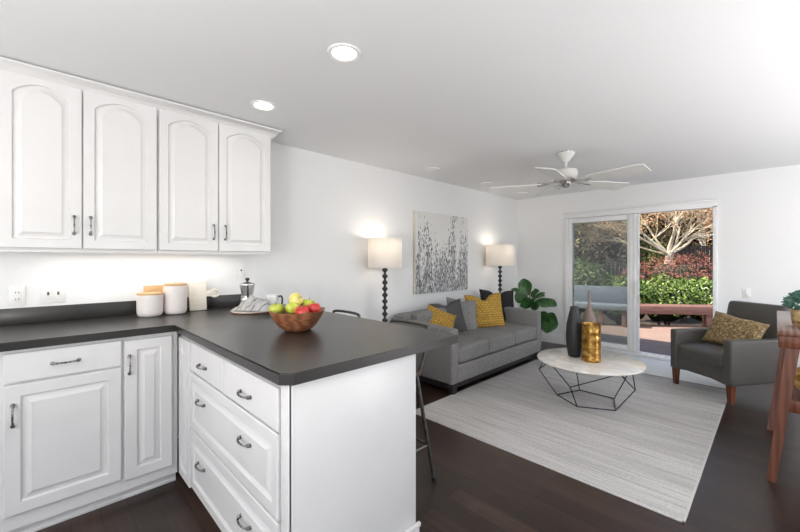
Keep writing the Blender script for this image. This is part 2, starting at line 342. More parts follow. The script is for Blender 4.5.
def smoothpath(pts, n=6):
    P = [Vector(p) for p in pts]; out = []
    for i in range(len(P)-1):
        p0 = P[max(i-1, 0)]; p1 = P[i]; p2 = P[i+1]; p3 = P[min(i+2, len(P)-1)]
        for k in range(n):
            t = k/n
            out.append(.5*((2*p1)+(-p0+p2)*t+(2*p0-5*p1+4*p2-p3)*t*t+(-p0+3*p1-3*p2+p3)*t**3))
    out.append(P[-1]); return out
def softbox(bm, w, d, h, r, bulge=0, n=8, c=(0, 0, 0), m=None, front=0):
    """rounded, slightly crowned box centred on c"""
    t = bmesh.new(); bmesh.ops.create_cube(t, size=2)
    bmesh.ops.subdivide_edges(t, edges=t.edges[:], cuts=n, use_grid_fill=True)
    half = Vector((w/2, d/2, h/2)); mp = {}
    for v in t.verts:
        p = Vector(v.co)
        # cluster samples near the edges
        q = Vector([math.copysign(1-(1-abs(a))**1.5, a) for a in p])
        pos = Vector([q[i]*half[i] for i in range(3)])
        inner = Vector([max(-(half[i]-r), min(half[i]-r, pos[i])) for i in range(3)])
        o = pos-inner
        if o.length > 1e-9: pos = inner+o.normalized()*r if o.length > r else inner+o
        fx = 1-(pos.x/half.x)**2; fy = 1-(pos.y/half.y)**2; fz = 1-(pos.z/half.z)**2
        pos.z += bulge*max(fx, 0)*max(fy, 0)*(pos.z/half.z)
        pos.y += front*max(fx, 0)*max(fz, 0)*(pos.y/half.y)
        mp[v] = bm.verts.new(pos+Vector(c))
    for f in t.faces: bm.faces.new([mp[v] for v in f.verts])
    t.free(); tf(bm, list(mp.values()), m)
def pillow_bm(w, h, th=.13, n=18, seed=0, chop=0):
    """square scatter cushion standing in the XZ plane, bottom edge at z=0"""
    bm = NB(); rnd = random.Random(seed); g = {}
    for sgn in (-1, 1):
        for i in range(n+1):
            for j in range(n+1):
                u = 2*i/n-1; v = 2*j/n-1
                edge = i in (0, n) or j in (0, n)
                if edge and (0, i, j) in g: g[(sgn, i, j)] = g[(0, i, j)]; continue
                pin = 1-.07*(1-u*u)*(abs(v)**3); pin2 = 1-.07*(1-v*v)*(abs(u)**3)
                x = u*w/2*pin2; z = v*h/2*pin
                pf = max(0, (1-u*u)*(1-v*v))**.42
                y = sgn*th/2*pf*(1+.14*noise.noise(Vector((u*2+seed, v*2, sgn*3))))
                if chop: z -= chop*h*math.exp(-(u/.28)**2)*max(0, v)**2
                z += .012*noise.noise(Vector((u*1.5, v*1.5, seed+9)))
                vert = bm.verts.new((x, y, z+h/2))
                g[(sgn, i, j)] = vert
                if edge: g[(0, i, j)] = vert
    for sgn in (-1, 1):
        for i in range(n):
            for j in range(n):
                q = [g[(sgn, i, j)], g[(sgn, i+1, j)], g[(sgn, i+1, j+1)], g[(sgn, i, j+1)]]
                bm.faces.new(q if sgn < 0 else q[::-1])
    return bm
def obj(name, bm, m, parent=None, loc=(0, 0, 0), rot=(0, 0, 0), smooth=35):
    bmesh.ops.recalc_face_normals(bm, faces=bm.faces[:])
    me = bpy.data.meshes.new(name); bm.to_mesh(me); bm.free()
    me.materials.append(m if not isinstance(m, str) else M[m])
    if smooth:
        for p in me.polygons: p.use_smooth = True
        me.set_sharp_from_angle(angle=R(smooth))
    o = bpy.data.objects.new(name, me); COL.objects.link(o); o.location = loc; o.rotation_euler = rot
    if parent: o.parent = parent
    return o
def tag(o, label, cat, group=None, kind=None):
    o['label'] = label; o['category'] = cat
    if group: o['group'] = group
    if kind: o['kind'] = kind
    return o
def thing(name, label, cat, loc=(0, 0, 0), rz=0, group=None):
    o = bpy.data.objects.new(name, None); o.empty_display_size = .05; COL.objects.link(o)
    o.location = loc; o.rotation_euler = (0, 0, rz); return tag(o, label, cat, group)
def struct(name, bm, m, label=None):
    o = obj(name, bm, m); o['kind'] = 'structure'
    o['label'] = label or name.replace('_', ' '); o['category'] = name.split('_')[0]
    return o
def dup(root, loc=None, rz=None, label=None):
    def rec(o, par):
        c = o.copy(); COL.objects.link(c)
        if par: c.parent = par
        for ch in kids.get(o, []): rec(ch, c)
        return c
    kids = {}
    for o in list(COL.objects):
        if o.parent: kids.setdefault(o.parent, []).append(o)
    r = rec(root, None)
    if loc is not None: r.location = loc
    if rz is not None: r.rotation_euler = (0, 0, rz)
    if label: r['label'] = label
    return r

# ------------------------------------------------------------------ room shell
XL, YF, XR, YB, H = -3.159, 5.99, 2.30, -2.60, 2.40
T = .15
b = NB(); box(b, XL, XR, YB, YF+T, -.10, 0); struct('floor', b, 'floor', 'dark stained hardwood plank floor')
b = NB(); box(b, XL-T, XR+T, YB-T, YF+T, H, H+.12); struct('ceiling', b, 'ceil', 'flat white painted ceiling')
b = NB(); box(b, XL-T, XL, YB-T, YF+T, -.1, H); struct('wall_left', b, 'wall', 'long white wall behind the cabinets and sofa')
def wall_with_hole(name, axis, p0, p1, a0, a1, holes, label):
    """axis 'x': wall spans a0..a1 along x, thickness p0..p1 in y"""
    b = NB(); cur = a0
    def bb(u0, u1, z0, z1):
        if axis == 'x': box(b, u0, u1, p0, p1, z0, z1)
        else: box(b, p0, p1, u0, u1, z0, z1)
    for (h0, h1, z0, z1) in holes:
        bb(cur, h0, 0, H)
        if z0 > 0: bb(h0, h1, 0, z0)
        if z1 < H: bb(h0, h1, z1, H)
        cur = h1
    bb(cur, a1, 0, H); return struct(name, b, 'wall', label)
DX0, DX1, DZ = -2.315, -.52, 2.045
wall_with_hole('wall_far', 'x', YF, YF+T, XL, XR, [(DX0, DX1, 0, DZ)], 'white end wall with the sliding patio door')
wall_with_hole('wall_right', 'y', XR, XR+T, YB-T, YF+T, [(-.3, 2.1, .9, 2.1), (3.4, 5.2, .9, 2.1)], 'white wall with two assumed windows, right of the camera')
wall_with_hole('wall_back', 'x', YB-T, YB, XL, XR, [(-1.4, 1.8, .85, 2.15)], 'white wall with an assumed window behind the camera')
def window(name, axis, p, a0, a1, z0, z1, label):  # unseen windows, assumed as openings for the fill lights
    b = NB(); f = .05
    def bb(b, u0, u1, z0, z1, q0, q1):
        if axis == 'x': box(b, u0, u1, q0, q1, z0, z1)
        else: box(b, q0, q1, u0, u1, z0, z1)
    for args in ((a0, a1, z0, z0+f), (a0, a1, z1-f, z1), (a0, a0+f, z0+f, z1-f), (a1-f, a1, z0+f, z1-f), ((a0+a1)/2-.025, (a0+a1)/2+.025, z0+f, z1-f)):
        bb(b, *args, p-.03, p+.03)
    o = struct(name, b, 'trim', label)
window('window_1', 'y', XR+.02, -.3, 2.1, .9, 2.1, 'assumed white framed window in the right wall')
window('window_2', 'y', XR+.02, 3.4, 5.2, .9, 2.1, 'assumed white framed dining window in the right wall')
window('window_3', 'x', YB-.02, -1.4, 1.8, .85, 2.15, 'assumed white framed window behind the camera')
def baseboard(name, x0, x1, y0, y1, label):
    b = NB(); box(b, x0, x1, y0, y1, 0, .125); 
    if x1-x0 > y1-y0: box(b, x0, x1, y0+.005, y1, .125, .14)
    else: box(b, x0, x1-.005, y0, y1, .125, .14)
    struct(name, b, 'trim', label)
baseboard('baseboard_left', XL, XL+.014, 1.53, YF-.014, 'white baseboard along the sofa wall')
baseboard('baseboard_far', XL, DX0-.05, YF-.014, YF, 'white baseboard left of the sliding door')
baseboard('baseboard_right', DX1+.05, XR, YF-.014, YF, 'white baseboard right of the sliding door')
# unseen roof and eave, extended left to shade the deck, and outside face of the house
b = NB(); box(b, XL-T-1.6, XR+T, YB-.4, YF+T+.33, H+.12, H+.33); struct('trim_1', b, 'roof', 'unseen roof slab with eave, extended left to shade the deck')
b = NB(); box(b, XL-T, DX0, YF+T, YF+T+.02, -.5, H+.12); box(b, DX1, XR+T, YF+T, YF+T+.02, -.5, H+.12); box(b, DX0, DX1, YF+T, YF+T+.02, DZ, H+.12)
struct('trim_2', b, 'ext', 'outer siding of the end wall')

# sliding patio door
b = NB()
box(b, -2.344, -2.29, YF-.02, YF+.12, 0, 2.02, .004)       # left jamb
box(b, -.54, -.497, YF-.02, YF+.12, 0, 2.02, .004)
box(b, -2.344, -.497, YF-.02, YF+.12, 2.0, 2.078, .004)
box(b, -2.36, -.48, YF-.035, YF, 2.078, 2.098, .003)
box(b, -2.344, -.497, YF-.03, YF+.14, 0, .045, .004)
box(b, -2.28, -.54, YF+.02, YF+.05, .045, .06)
struct('door_1', b, 'trim', 'white vinyl sliding patio door frame')
def door_panel(x0, x1, yc, label, screen, gx0, gx1):
    r = thing('sliding_door_panel', label, 'door', ((x0+x1)/2, yc, .06))
    xx0 = x0-(x0+x1)/2; xx1 = -xx0; g0 = gx0-(x0+x1)/2; g1 = gx1-(x0+x1)/2
    b = NB()
    for a in ((xx0, g0, 0, 1.935), (g1, xx1, 0, 1.935), (g0, g1, 0, .07), (g0, g1, 1.865, 1.935)):
        box(b, a[0], a[1], -.02, .02, a[2], a[3], .003)
    obj('panel_frame', b, 'trim', r)
    b = NB(); box(b, g0, g1, -.004, .004, .07, 1.865); obj('glass_pane', b, 'glass', r)
    if screen:
        b = NB(); box(b, g0, g1, -.016, -.012, .07, 1.865); obj('blind_mesh', b, 'screen', r)['label'] = 'fine grey mesh screen over the pane'
        b = NB()
        for dx_ in (.128, .10, .052, .006): box(b, xx1-dx_, xx1-dx_+.005, -.030, -.019, 0, 1.935)
        obj('stile_ridges', b, 'plate', r)
        b = NB(); tube(b, smoothpath([(xx1-.035, -.02, .80), (xx1-.035, -.055, .82), (xx1-.035, -.055, .98), (xx1-.035, -.02, 1.0)], 4), .008); obj('handle', b, 'plate', r)
    return r
door_panel(-2.288, -1.385, YF+.075, 'fixed glass panel of the patio door, behind the screened sliding panel', False, -2.236, -1.44)
door_panel(-2.288, -1.331, YF+.015, 'white framed sliding glass panel with grey mesh at left of the open doorway', True, -2.232, -1.475)

# ------------------------------------------------------------------ cabinets
def rings_panel(bm, w, h, t, frame=.06, arch=0, flat=False, m=None):
    """door or drawer front, local x 0..w, z 0..h, front face at y=-t, back at y=0"""
    n = 14 if arch else 1
    def outline(ins, rise, y, ins_top=None):
        it = ins if ins_top is None else ins_top
        pts = [(ins, y, ins), (w-ins, y, ins)]
        for k in range(n+1):
            s = k/n; x = (w-ins)+(2*ins-w)*s; z = h-it
            if rise: z = h-it-rise+rise*math.sin(PI*s)**.8
            pts.append((x, y, z))
        return [bm.verts.new(p) for p in pts]
    top = frame*(1.0 if not arch else .75)
    R_ = [outline(0, 0, 0), outline(0, 0, -t+.004), outline(.004, 0, -t)]
    if not flat:
        R_ += [outline(frame, arch, -t, top), outline(frame+.005, arch, -t+.0125, top+.005), outline(frame+.009, arch, -t+.0125, top+.009),
               outline(frame+.036, arch, -t+.001, top+.036), outline(frame+.038, arch, -t-.001, top+.038)]
    bm.faces.new(R_[0][::-1])
    for a, c in zip(R_, R_[1:]):
        k = len(a)
        for i in range(k):
            bm.faces.new((a[i], a[(i+1) % k], c[(i+1) % k], c[i]))
    bm.faces.new(R_[-1])
    tf(bm, [v for r in R_ for v in r], m)
def handle_bm(vertical=True, L=.10):
    bm = NB(); pts = []; rad = []
    for k in range(25):
        s = k/24; a = (s-.5)*L; y = -.026*math.sin(PI*min(1, max(0, s)))**.35 if 0 < s < 1 else 0
        r = .0042+.0012*math.cos((s-.5)*40)+(.003 if s < .08 or s > .92 else 0)
        pts.append((0, y, a) if vertical else (a, y, 0)); rad.append(r)
    tube(bm, pts, rad, 8)
    for e in (-.5, .5):
        p = (0, 0, e*L) if vertical else (e*L, 0, 0)
        lathe(bm, [(0, -.001), (.0085, -.001), (.0085, .002), (.005, .005), (0, .005)], 12, m=Matrix.Translation(p) @ Matrix.Rotation(R(90), 4, 'X'))
    return bm
HV = {}
def handle(parent, x, y, z, vertical):
    if vertical not in HV:
        o = obj('handle', handle_bm(vertical), 'pewter', parent); HV[vertical] = o
        if vertical: o['label'] = 'ornate pewter pull'
    else:
        o = HV[vertical].copy(); COL.objects.link(o); o.parent = parent
    o.location = (x, y, z); o['label'] = 'ornate dark pewter pull'; return o
DT = .02
def front(cab, kind, x0, x1, z0, z1, y=0, hs=(), arch=0, flat=False, frame=.06):
    b = NB(); rings_panel(b, x1-x0, z1-z0, DT, frame, arch, flat)
    d = obj(kind, b, 'cab', cab, (x0, y, z0), smooth=30)
    for (hx, hz, v) in hs: handle(d, hx-x0, -DT, hz-z0, v)
    return d

# upper cabinets: local x runs along the wall, local -y faces the room
UZ0, UZ1 = 1.40, 2.315
def upper(label, y0, y1, fronts, endpanel):
    c = thing('upper_cabinet', label, 'cabinet', (-2.86, y0, UZ0), R(90), 'white arched upper cabinets')
    w = y1-y0; b = NB()
    box(b, 0, w, 0, -XL-2.86, 0, H-UZ0-.02)
    obj('body', b, 'cab', c)
    b = NB(); box(b, 0, w, -.006, .022, -.014, -.001, .003); obj('light_rail', b, 'cab', c)
    for (a0, a1, hx) in fronts:
        front(c, 'door', a0-y0, a1-y0, .008, UZ1-UZ0+.03, 0, [(hx-y0, .145, True)], arch=.06, frame=.05)
    return c
upper('white upper cabinet with two arched doors at the left edge of the room', -.20, .563, [(-.150, .184, .149), (.190, .557, .222)], False)
upper('white upper cabinet with two arched doors nearest the sofa wall', .565, 1.345, [(.571, .938, .905), (.944, 1.335, .985)], True)
# crown moulding
b = NB()
prof = [(-2.862, 2.30), (-2.855, 2.325), (-2.845, 2.335), (-2.832, 2.35), (-2.815, 2.375), (-2.80, 2.382), (-2.797, 2.392), (-2.9, 2.392), (-2.9, 2.30)]
ya = -.20
def crownprof(y, endx=0): return [b.verts.new((x, y+(x+2.862 if endx else 0), z)) for x, z in prof]
p1 = [b.verts.new((x, ya, z)) for x, z in prof]
p2 = [b.verts.new((x, 1.345+max(0, x+2.862), z)) for x, z in prof]
p3 = [b.verts.new((XL+.001, 1.345+max(0, x+2.862), z)) for x, z in prof]
k = len(prof)
b.faces.new(p1)
for A, B in ((p1, p2),):
    for i in range(k-1): b.faces.new((A[i], A[i+1], B[i+1], B[i]))
for i in range(6): b.faces.new((p2[i], p2[i+1], p3[i+1], p3[i]))
tag(obj('crown_molding', b, 'cab'), 'white crown molding along the top of the upper cabinets', 'molding')
# under-cabinet light bar
r = thing('under_cabinet_light', 'slim lit light bar under the upper cabinets', 'light', (-3.0, .6, UZ0-.012))
b = NB(); box(b, -.03, .03, -.55, .55, .004, .011, .002); obj('housing', b, 'plate', r)
b = NB(); box(b, -.012, .012, -.54, .54, 0, .004); obj('lens', b, 'striplens', r)
lamp('under_cabinet_lamp', 'AREA', (-3.0, .55, UZ0-.018), 1.15, (1, .95, .89), (0, 0, -1), shape='RECTANGLE', size=.05, size_y=1.1)

# base cabinets along the left wall
BX = -2.53; CT = .92
def base_left(label, y0, y1, fronts):
    c = thing('base_cabinet', label, 'cabinet', (BX, y0, 0), R(90), 'white base cabinets')
    b = NB(); w = y1-y0; box(b, 0, w, 0, -XL+BX, .10, CT); obj('body', b, 'cab', c)
    b = NB(); box(b, 0, w, .0, .02, .062, .10); box(b, 0, w, .035, .055, 0, .07); box(b, 0, w, .028, .06, 0, .02, .004); obj('toe_kick', b, 'cab', c)
    for f in fronts: front(c, *f[0:1], f[1]-y0, f[2]-y0, f[3], f[4], 0, [(hx-y0, hz, v) for hx, hz, v in f[5]], flat=f[6], frame=.055)
    return c
base_left('white base cabinet with one drawer over a wide door, at the left edge', -.16, .331,
          [('drawer', -.115, .327, .762, .902, [(.10, .83, False)], True), ('door', -.115, .327, .137, .752, [(-.085, .61, True)], False)])
base_left('narrow white base cabinet with a single door in the inner corner', .331, .60,
          [('door', .341, .570, .122, .895, [(.362, .762, True)], False)])
# peninsula
PY = .62
pc = thing('peninsula_cabinet', 'white peninsula cabinet with drawers under the dark countertop', 'cabinet', (0, PY, 0))
b = NB(); box(b, -2.53, -1.175, 0, 1.243-PY, .09, CT); box(b, -2.45, -1.175, .06, 1.243-PY, 0, .09); obj('body', b, 'cab', pc)
b = NB(); box(b, -1.175, -1.16, -.01, 1.243-PY, 0, CT, .002); box(b, -1.215, -1.16, -.012, 0, .02, CT, .002); obj('end_panel', b, 'cab', pc)
b = NB(); box(b, -1.16, -1.148, -.012, 1.255-PY, 0, .115, .003); box(b, -1.16, -1.142, -.012, 1.26-PY, .115, .135, .005); box(b, -1.16, -1.14, -.012, 1.262-PY, 0, .02, .005)
obj('base_molding', b, 'cab', pc)
front(pc, 'filler_door', -2.50, -2.29, .07, .885, 0, flat=False, frame=.045)
front(pc, 'drawer', -2.262, -1.765, .735, .888, 0, [(-2.04, .80, False)], flat=True)
front(pc, 'drawer', -1.755, -1.225, .735, .888, 0, [(-1.50, .80, False)], flat=True)
front(pc, 'drawer', -2.262, -1.225, .420, .725, 0, [(-2.06, .61, False), (-1.50, .61, False)], frame=.045)
front(pc, 'drawer', -2.262, -1.225, .095, .410, 0, [(-2.06, .285, False), (-1.50, .285, False)], frame=.045)

# countertop
ct = thing('countertop', 'charcoal L-shaped countertop over the base cabinets and peninsula', 'countertop', (0, 0, CT))
yb = 1.535; ch = .035
poly = [(XL, -.20), (-2.489, -.20), (-2.489, .577), (-1.132-ch, .577), (-1.132, .577+ch), (-1.132, yb-.008), (-1.14, yb), (XL, yb)]
b = NB(); prism(b, poly, 0, .04, bev=.004); obj('worktop', b, 'counter', ct, smooth=25)
b = NB(); box(b, XL, XL+.02, -.20, 1.22, .04, .138, .003); obj('backsplash', b, 'counter', ct)

# wall plates
def plate(y, z, w, h, label, double=False, dot=False):
    r = thing('wall_outlet', label, 'outlet', (XL, y, z), R(90))
    b = NB(); box(b, -w/2, w/2, -.006, 0, -h/2, h/2, .0025); obj('cover_plate', b, 'plate', r)
    if dot:
        b = NB(); lathe(b, [(0, 0), (.007, 0), (.007, .008), (.003, .008), (0, .010)], 12, m=Matrix.Translation((0, -.005, 0)) @ Matrix.Rotation(R(90), 4, 'X')); obj('socket', b, 'black', r)
    else:
        for dx in ((-.023, .023) if double else (0,)):
            b = NB(); box(b, dx-.017, dx+.017, -.009, -.005, -.034, .034, .002)
            obj('switch' if double else 'receptacle', b, 'plate', r)
            if double:
                b = NB(); box(b, dx-.005, dx+.005, -.010, -.0085, -.010, .010); obj('toggle', b, 'gunmetal', r)
            else:
                for dz in (-.02, .02):
                    for ex in (-.0065, .0065):
                        b = NB(); box(b, dx+ex-.0015, dx+ex+.0015, -.0098, -.0085, dz-.005, dz+.005); obj('slot', b, 'gunmetal', r)
plate(-.088, 1.13, .072, .115, 'white duplex outlet at the far left of the backsplash wall')
plate(.068, 1.135, .115, .115, 'white double wall plate between the duplex outlet and the canisters', double=True)
plate(1.222, 1.258, .07, .125, 'white wall plate with a small black socket above the coffee pot', dot=True)
r = thing('wall_outlet', 'small white outlet on the end wall behind the armchair', 'outlet', (-.235, YF, .955))
b = NB(); box(b, -.036, .036, -.006, 0, -.058, .058, .0025); obj('cover_plate', b, 'plate', r)
b = NB(); box(b, -.016, .016, -.009, -.005, -.034, .034, .002); obj('receptacle', b, 'plate', r)

# ------------------------------------------------------------------ ceiling lights
def can(x, y, lit, label, r0=.085):
    r = thing('recessed_light', label, 'ceiling light', (x, y, H), 0, 'recessed ceiling lights')
    b = NB(); lathe(b, [(r0, 0), (r0, -.006), (r0*.95, -.009), (r0*.74, -.006), (r0*.70, -.0005)], 36); obj('trim_ring', b, 'plate', r)
    b = NB(); lathe(b, [(0, -.003), (r0*.66, -.003), (r0*.70, -.0015)], 28); obj('lens', b, 'canlens' if lit else 'plate', r)
    if lit: lamp('recessed_lamp', 'SPOT', (x, y, H-.02), lit, (1, .93, .84), (0, 0, -1), spot_size=R(125), spot_blend=.9, shadow_soft_size=.06)
can(-1.54, 1.115, 7, 'lit recessed ceiling light above the peninsula, largest in view')
can(-2.45, 1.10, 3, 'lit recessed ceiling light beside the upper cabinets')
can(-2.78, 3.26, 0, 'unlit recessed ceiling light before the painting, nearest of three along the sofa wall')
can(-2.78, 4.40, 0, 'recessed ceiling light between painting and fan, middle of three along the sofa wall')
can(-2.78, 5.42, 0, 'recessed ceiling light in the far corner, last of three along the sofa wall')

# ceiling fan
FX, FY = -1.44, 3.70
fan = thing('ceiling_fan', 'white five-blade ceiling fan over the coffee table', 'fan', (FX, FY, H))
fan.scale = (1.12, 1.12, 1.10)
b = NB(); lathe(b, [(0, 0), (.072, 0), (.074, -.012), (.066, -.03), (.03, -.075), (.022, -.085), (0, -.085)], 28); obj('canopy', b, 'fan', fan)
b = NB(); lathe(b, [(.075, 0), (.077, -.004), (.075, -.008)], 28); obj('canopy_ring', b, 'nickel', fan)
b = NB(); lathe(b, [(0, -.08), (.012, -.08), (.012, -.135), (.022, -.14), (.022, -.15), (0, -.15)], 14); obj('downrod', b, 'fan', fan)
b = NB(); lathe(b, [(0, -.145), (.05, -.147), (.093, -.160), (.098, -.175), (.098, -.205), (.085, -.228), (.06, -.24), (0, -.24)], 32); obj('motor_housing', b, 'fan', fan)
b = NB(); lathe(b, [(.062, -.238), (.088, -.243), (.09, -.255), (.07, -.262), (0, -.262)], 28)
for k in range(10):
    a = 2*PI*k/10; tube(b, [(.06*math.cos(a), .06*math.sin(a), -.235), (.10*math.cos(a), .10*math.sin(a), -.25), (.06*math.cos(a), .06*math.sin(a), -.262)], .005, 6)
obj('flywheel', b, 'nickel', fan)
b = NB(); lathe(b, [(0, -.26), (.045, -.26), (.05, -.275), (.042, -.295), (.018, -.312), (0, -.315)], 24); obj('switch_cap', b, 'nickel', fan)
bladem = armm = None
for k in range(5):
    a = R(62+72*k)
    if k == 0:
        b = NB(); n = 14; L0, L1 = .20, .64
        top = []; bot = []
        outl = []
        for i in range(n+1):
            s = i/n; x = L0+(L1-L0)*s; hw = .066+.016*s
            if s > .93: hw *= math.sqrt(max(0, 1-((s-.93)/.07)**2*.35))
            if s < .05: hw *= .8
            outl.append((x, hw))
        pts = [(x, hw) for x, hw in outl]+[(x, -hw) for x, hw in outl[::-1]]
        prism(b, pts, -.004, .004)
        bmesh.ops.transform(b, matrix=Matrix.Translation((0, 0, -.268)) @ Matrix.Rotation(R(-13), 4, 'X'), verts=b.verts[:])
        bl = obj('blade', b, 'fan', fan, rot=(0, 0, a))
        b = NB(); tube(b, smoothpath([(.07, 0, -.252), (.12, 0, -.262), (.17, .018, -.270), (.235, .03, -.268)], 4), .0065, 6)
        tube(b, smoothpath([(.12, 0, -.262), (.17, -.018, -.274), (.235, -.03, -.279)], 4), .0065, 6)
        ar = obj('blade_arm', b, 'nickel', fan, rot=(0, 0, a))
    else:
        for src in (bl, ar):
            c = src.copy(); COL.objects.link(c); c.parent = fan; c.rotation_euler = (0, 0, a)

# ------------------------------------------------------------------ counter objects
Z0 = .96
def canister(x, y, r, h, label, knob):
    t = thing('canister', label, 'canister', (x, y, Z0))
    prof = [(0, 0), (r*.72, 0), (r*.86, r*.07), (r*.96, r*.24), (r, r*.5), (r, h), (r-.005, h), (r-.005, h-.01), (0, h-.01)]
    b = NB(); lathe(b, prof, 40); obj('jar', b, 'ceramic', t)
    b = NB(); lathe(b, [(0, h-.004), (r-.003, h-.004), (r-.001, h), (r-.001, h+.011), (r-.006, h+.014), (0, h+.014)], 40); l = obj('lid', b, 'lightwood', t); l['label'] = 'flat light wood lid'
    if knob:
        b = NB(); tube(b, smoothpath([(-.022, 0, h+.012), (-.016, 0, h+.028), (0, 0, h+.032), (.016, 0, h+.028), (.022, 0, h+.012)], 4), .0035, 8); obj('lid_loop', b, 'ceramic', l)
canister(-2.985, .545, .076, .148, 'short white ceramic canister with a wooden lid, on the left', False)
canister(-3.0, .700, .073, .203, 'taller white ceramic canister with a wooden lid, beside the short one', True)
# boards leaning on the backsplash
def board(y0, y1, h, x, mat_, label, hnd=None, lean=6, name='cutting_board'):
    t = thing(name, label, 'cutting board', (x, (y0+y1)/2, Z0+.002), R(90)); w = y1-y0
    m = Matrix.Rotation(R(-lean), 4, 'X')
    b = NB(); box(b, -w/2, w/2, -.008, .008, .0, h, .004, m=m)
    obj('board', b, mat_, t)
    if hnd:
        b = NB(); z = h*hnd[0]; L = hnd[1]
        box(b, w/2-.01, w/2+L*.55, -.007, .007, z-.022, z+.022, .004, m=m)
        tube(b, [(w/2+L*.62+.032*math.cos(a), 0, z+.026*math.sin(a)) for a in [2*PI*k/20 for k in range(20)]], .009, 8, m=m, closed=True)
        obj('board_handle', b, mat_, t)
board(.53, .80, .20, -3.095, 'lightwood', 'brown wooden cutting board standing behind the canisters')
board(.805, .925, .205, -3.062, 'palewood', 'pale cutting board with a looped handle beside the tall canister', hnd=(.60, .10))
# round tray, moka pot, mug, towel
tr = thing('serving_board', 'round marble and wood serving board under the coffee pot', 'tray', (-2.72, 1.14, Z0))
b = NB(); lathe(b, [(0, 0), (.15, 0), (.155, .004), (.155, .008), (0, .008)], 40); obj('wood_base', b, 'bowlwood', tr)
b = NB(); lathe(b, [(0, .008), (.152, .008), (.154, .012), (.152, .017), (0, .017)], 40); obj('marble_top', b, 'marble', tr)
TZ = Z0+.018
mp = thing('moka_pot', 'silver stovetop coffee pot with black knob on the serving board', 'coffee pot', (-2.835, 1.145, TZ), R(160))
b = NB(); lathe(b, [(0, 0), (.052, 0), (.054, .005), (.046, .075), (.044, .08), (0, .08)], 8); obj('boiler', b, 'steel', mp, smooth=20)
b = NB(); lathe(b, [(.044, .08), (.047, .083), (.047, .09), (.038, .094)], 24); obj('collar', b, 'steel', mp)
b = NB(); lathe(b, [(.036, .094), (.040, .10), (.054, .168), (.056, .175), (0, .175)], 8); prism(b, [(.04, -.012), (.075, 0), (.04, .012)], .145, .173); obj('upper_chamber', b, 'steel', mp, smooth=20)
b = NB(); lathe(b, [(.056, .176), (.055, .182), (.02, .197), (0, .199)], 8); l = obj('lid', b, 'steel', mp, smooth=20)
b = NB(); lathe(b, [(0, .197), (.006, .197), (.008, .206), (.016, .214), (.017, .222), (.010, .230), (0, .231)], 14); obj('knob', b, 'black', l)
b = NB(); tube(b, smoothpath([(-.05, 0, .168), (-.085, 0, .172), (-.098, 0, .155), (-.092, 0, .09)], 5), [.006]*11+[.008]*5, 8); obj('handle', b, 'black', mp)
mg = thing('mug', 'white mug with a black handle behind the striped towel', 'mug', (-2.645, 1.255, TZ), R(55))
b = NB(); lathe(b, [(0, 0), (.036, 0), (.040, .006), (.044, .100), (.041, .103), (.039, .100), (.033, .008), (0, .007)], 28); obj('cup', b, 'porcelain', mg)
b = NB(); tube(b, smoothpath([(.041, 0, .09), (.066, 0, .093), (.072, 0, .06), (.064, 0, .025), (.038, 0, .022)], 5), .0065, 8); obj('handle', b, 'black', mg)
mg2 = thing('mug', 'second white mug beside the coffee pot, under the towel', 'mug', (-2.73, 1.23, TZ), R(200))
b = NB(); lathe(b, [(0, 0), (.034, 0), (.037, .006), (.04, .075), (.037, .078), (.036, .075), (.033, .008), (0, .007)], 28); obj('cup', b, 'porcelain', mg2)
b = NB(); tube(b, smoothpath([(.037, 0, .065), (.058, 0, .067), (.062, 0, .045), (.056, 0, .02), (.036, 0, .018)], 5), .0055, 8); obj('handle', b, 'porcelain', mg2)
# towel: crumpled cloth
b = NB(); n = 46; g = [[None]*(n+1) for _ in range(n+1)]
for i in range(n+1):
    for j in range(n+1):
        u = i/n*2-1; v = j/n*2-1
        x = u*.165*(1-.25*v*v); y = v*.085*(1+.15*math.sin(3*u))
        base = .085*math.exp(-((u+.25)**2/.22+(v-.3)**2/.5))+.055*math.exp(-((u-.45)**2/.12+(v+.2)**2/.6))
        fold = .012*abs(math.sin(u*8+v*2.4+1.5*noise.noise(Vector((u, v, 3)))))+.010*noise.noise(Vector((u*3, v*4, 1)))
        edge = max(abs(u), abs(v)); z = (base+fold+.006)*(1-.8*max(0, edge-.75)/.25)+.004
        if x > .12: z *= .7
        g[i][j] = b.verts.new((x, y, max(z, .004)))
for i in range(n):
    for j in range(n): b.faces.new((g[i][j], g[i+1][j], g[i+1][j+1], g[i][j+1]))
bmesh.ops.solidify(b, geom=b.faces[:], thickness=.003)
tag(obj('dish_towel', b, 'towel', loc=(-2.625, 1.118, TZ+.003), rot=(0, 0, R(38)), smooth=60), 'crumpled white dish towel with dark stripes in front of the coffee pot', 'towel')

# fruit bowl
BXc, BYc = -1.825, 1.012
fb = thing('fruit_bowl', 'square carved wooden bowl of apples on the peninsula', 'bowl', (BXc, BYc, Z0), R(36))
b = NB(); n = 48; lay = []
def sq(a, p=5):   # rounded square radius
    return 1/((abs(math.cos(a))**p+abs(math.sin(a))**p)**(1/p))
for (rr, z, p, lift) in ((.001, 0, 2, 0), (.058, 0, 2.6, 0), (.066, .005, 2.8, 0), (.092, .030, 3.4, 0), (.113, .068, 4.2, .002), (.126, .108, 5.5, .010), (.118, .109, 5.5, .010), (.105, .068, 4.2, .002), (.083, .034, 3.2, 0), (.052, .014, 2.4, 0), (.001, .012, 2, 0)):
    ring = []
    for k_ in range(n):
        a = 2*PI*k_/n; q = rr*sq(a, p); c2 = (math.sin(2*a))**6
        ring.append(b.verts.new((q*math.cos(a), q*math.sin(a), z+lift*c2-lift*.5)))
    lay.append(ring)
for A, B in zip(lay, lay[1:]):
    for k_ in range(n): b.faces.new((A[k_], A[(k_+1) % n], B[(k_+1) % n], B[k_]))
obj('bowl', b, 'bowlwood', fb, smooth=40)
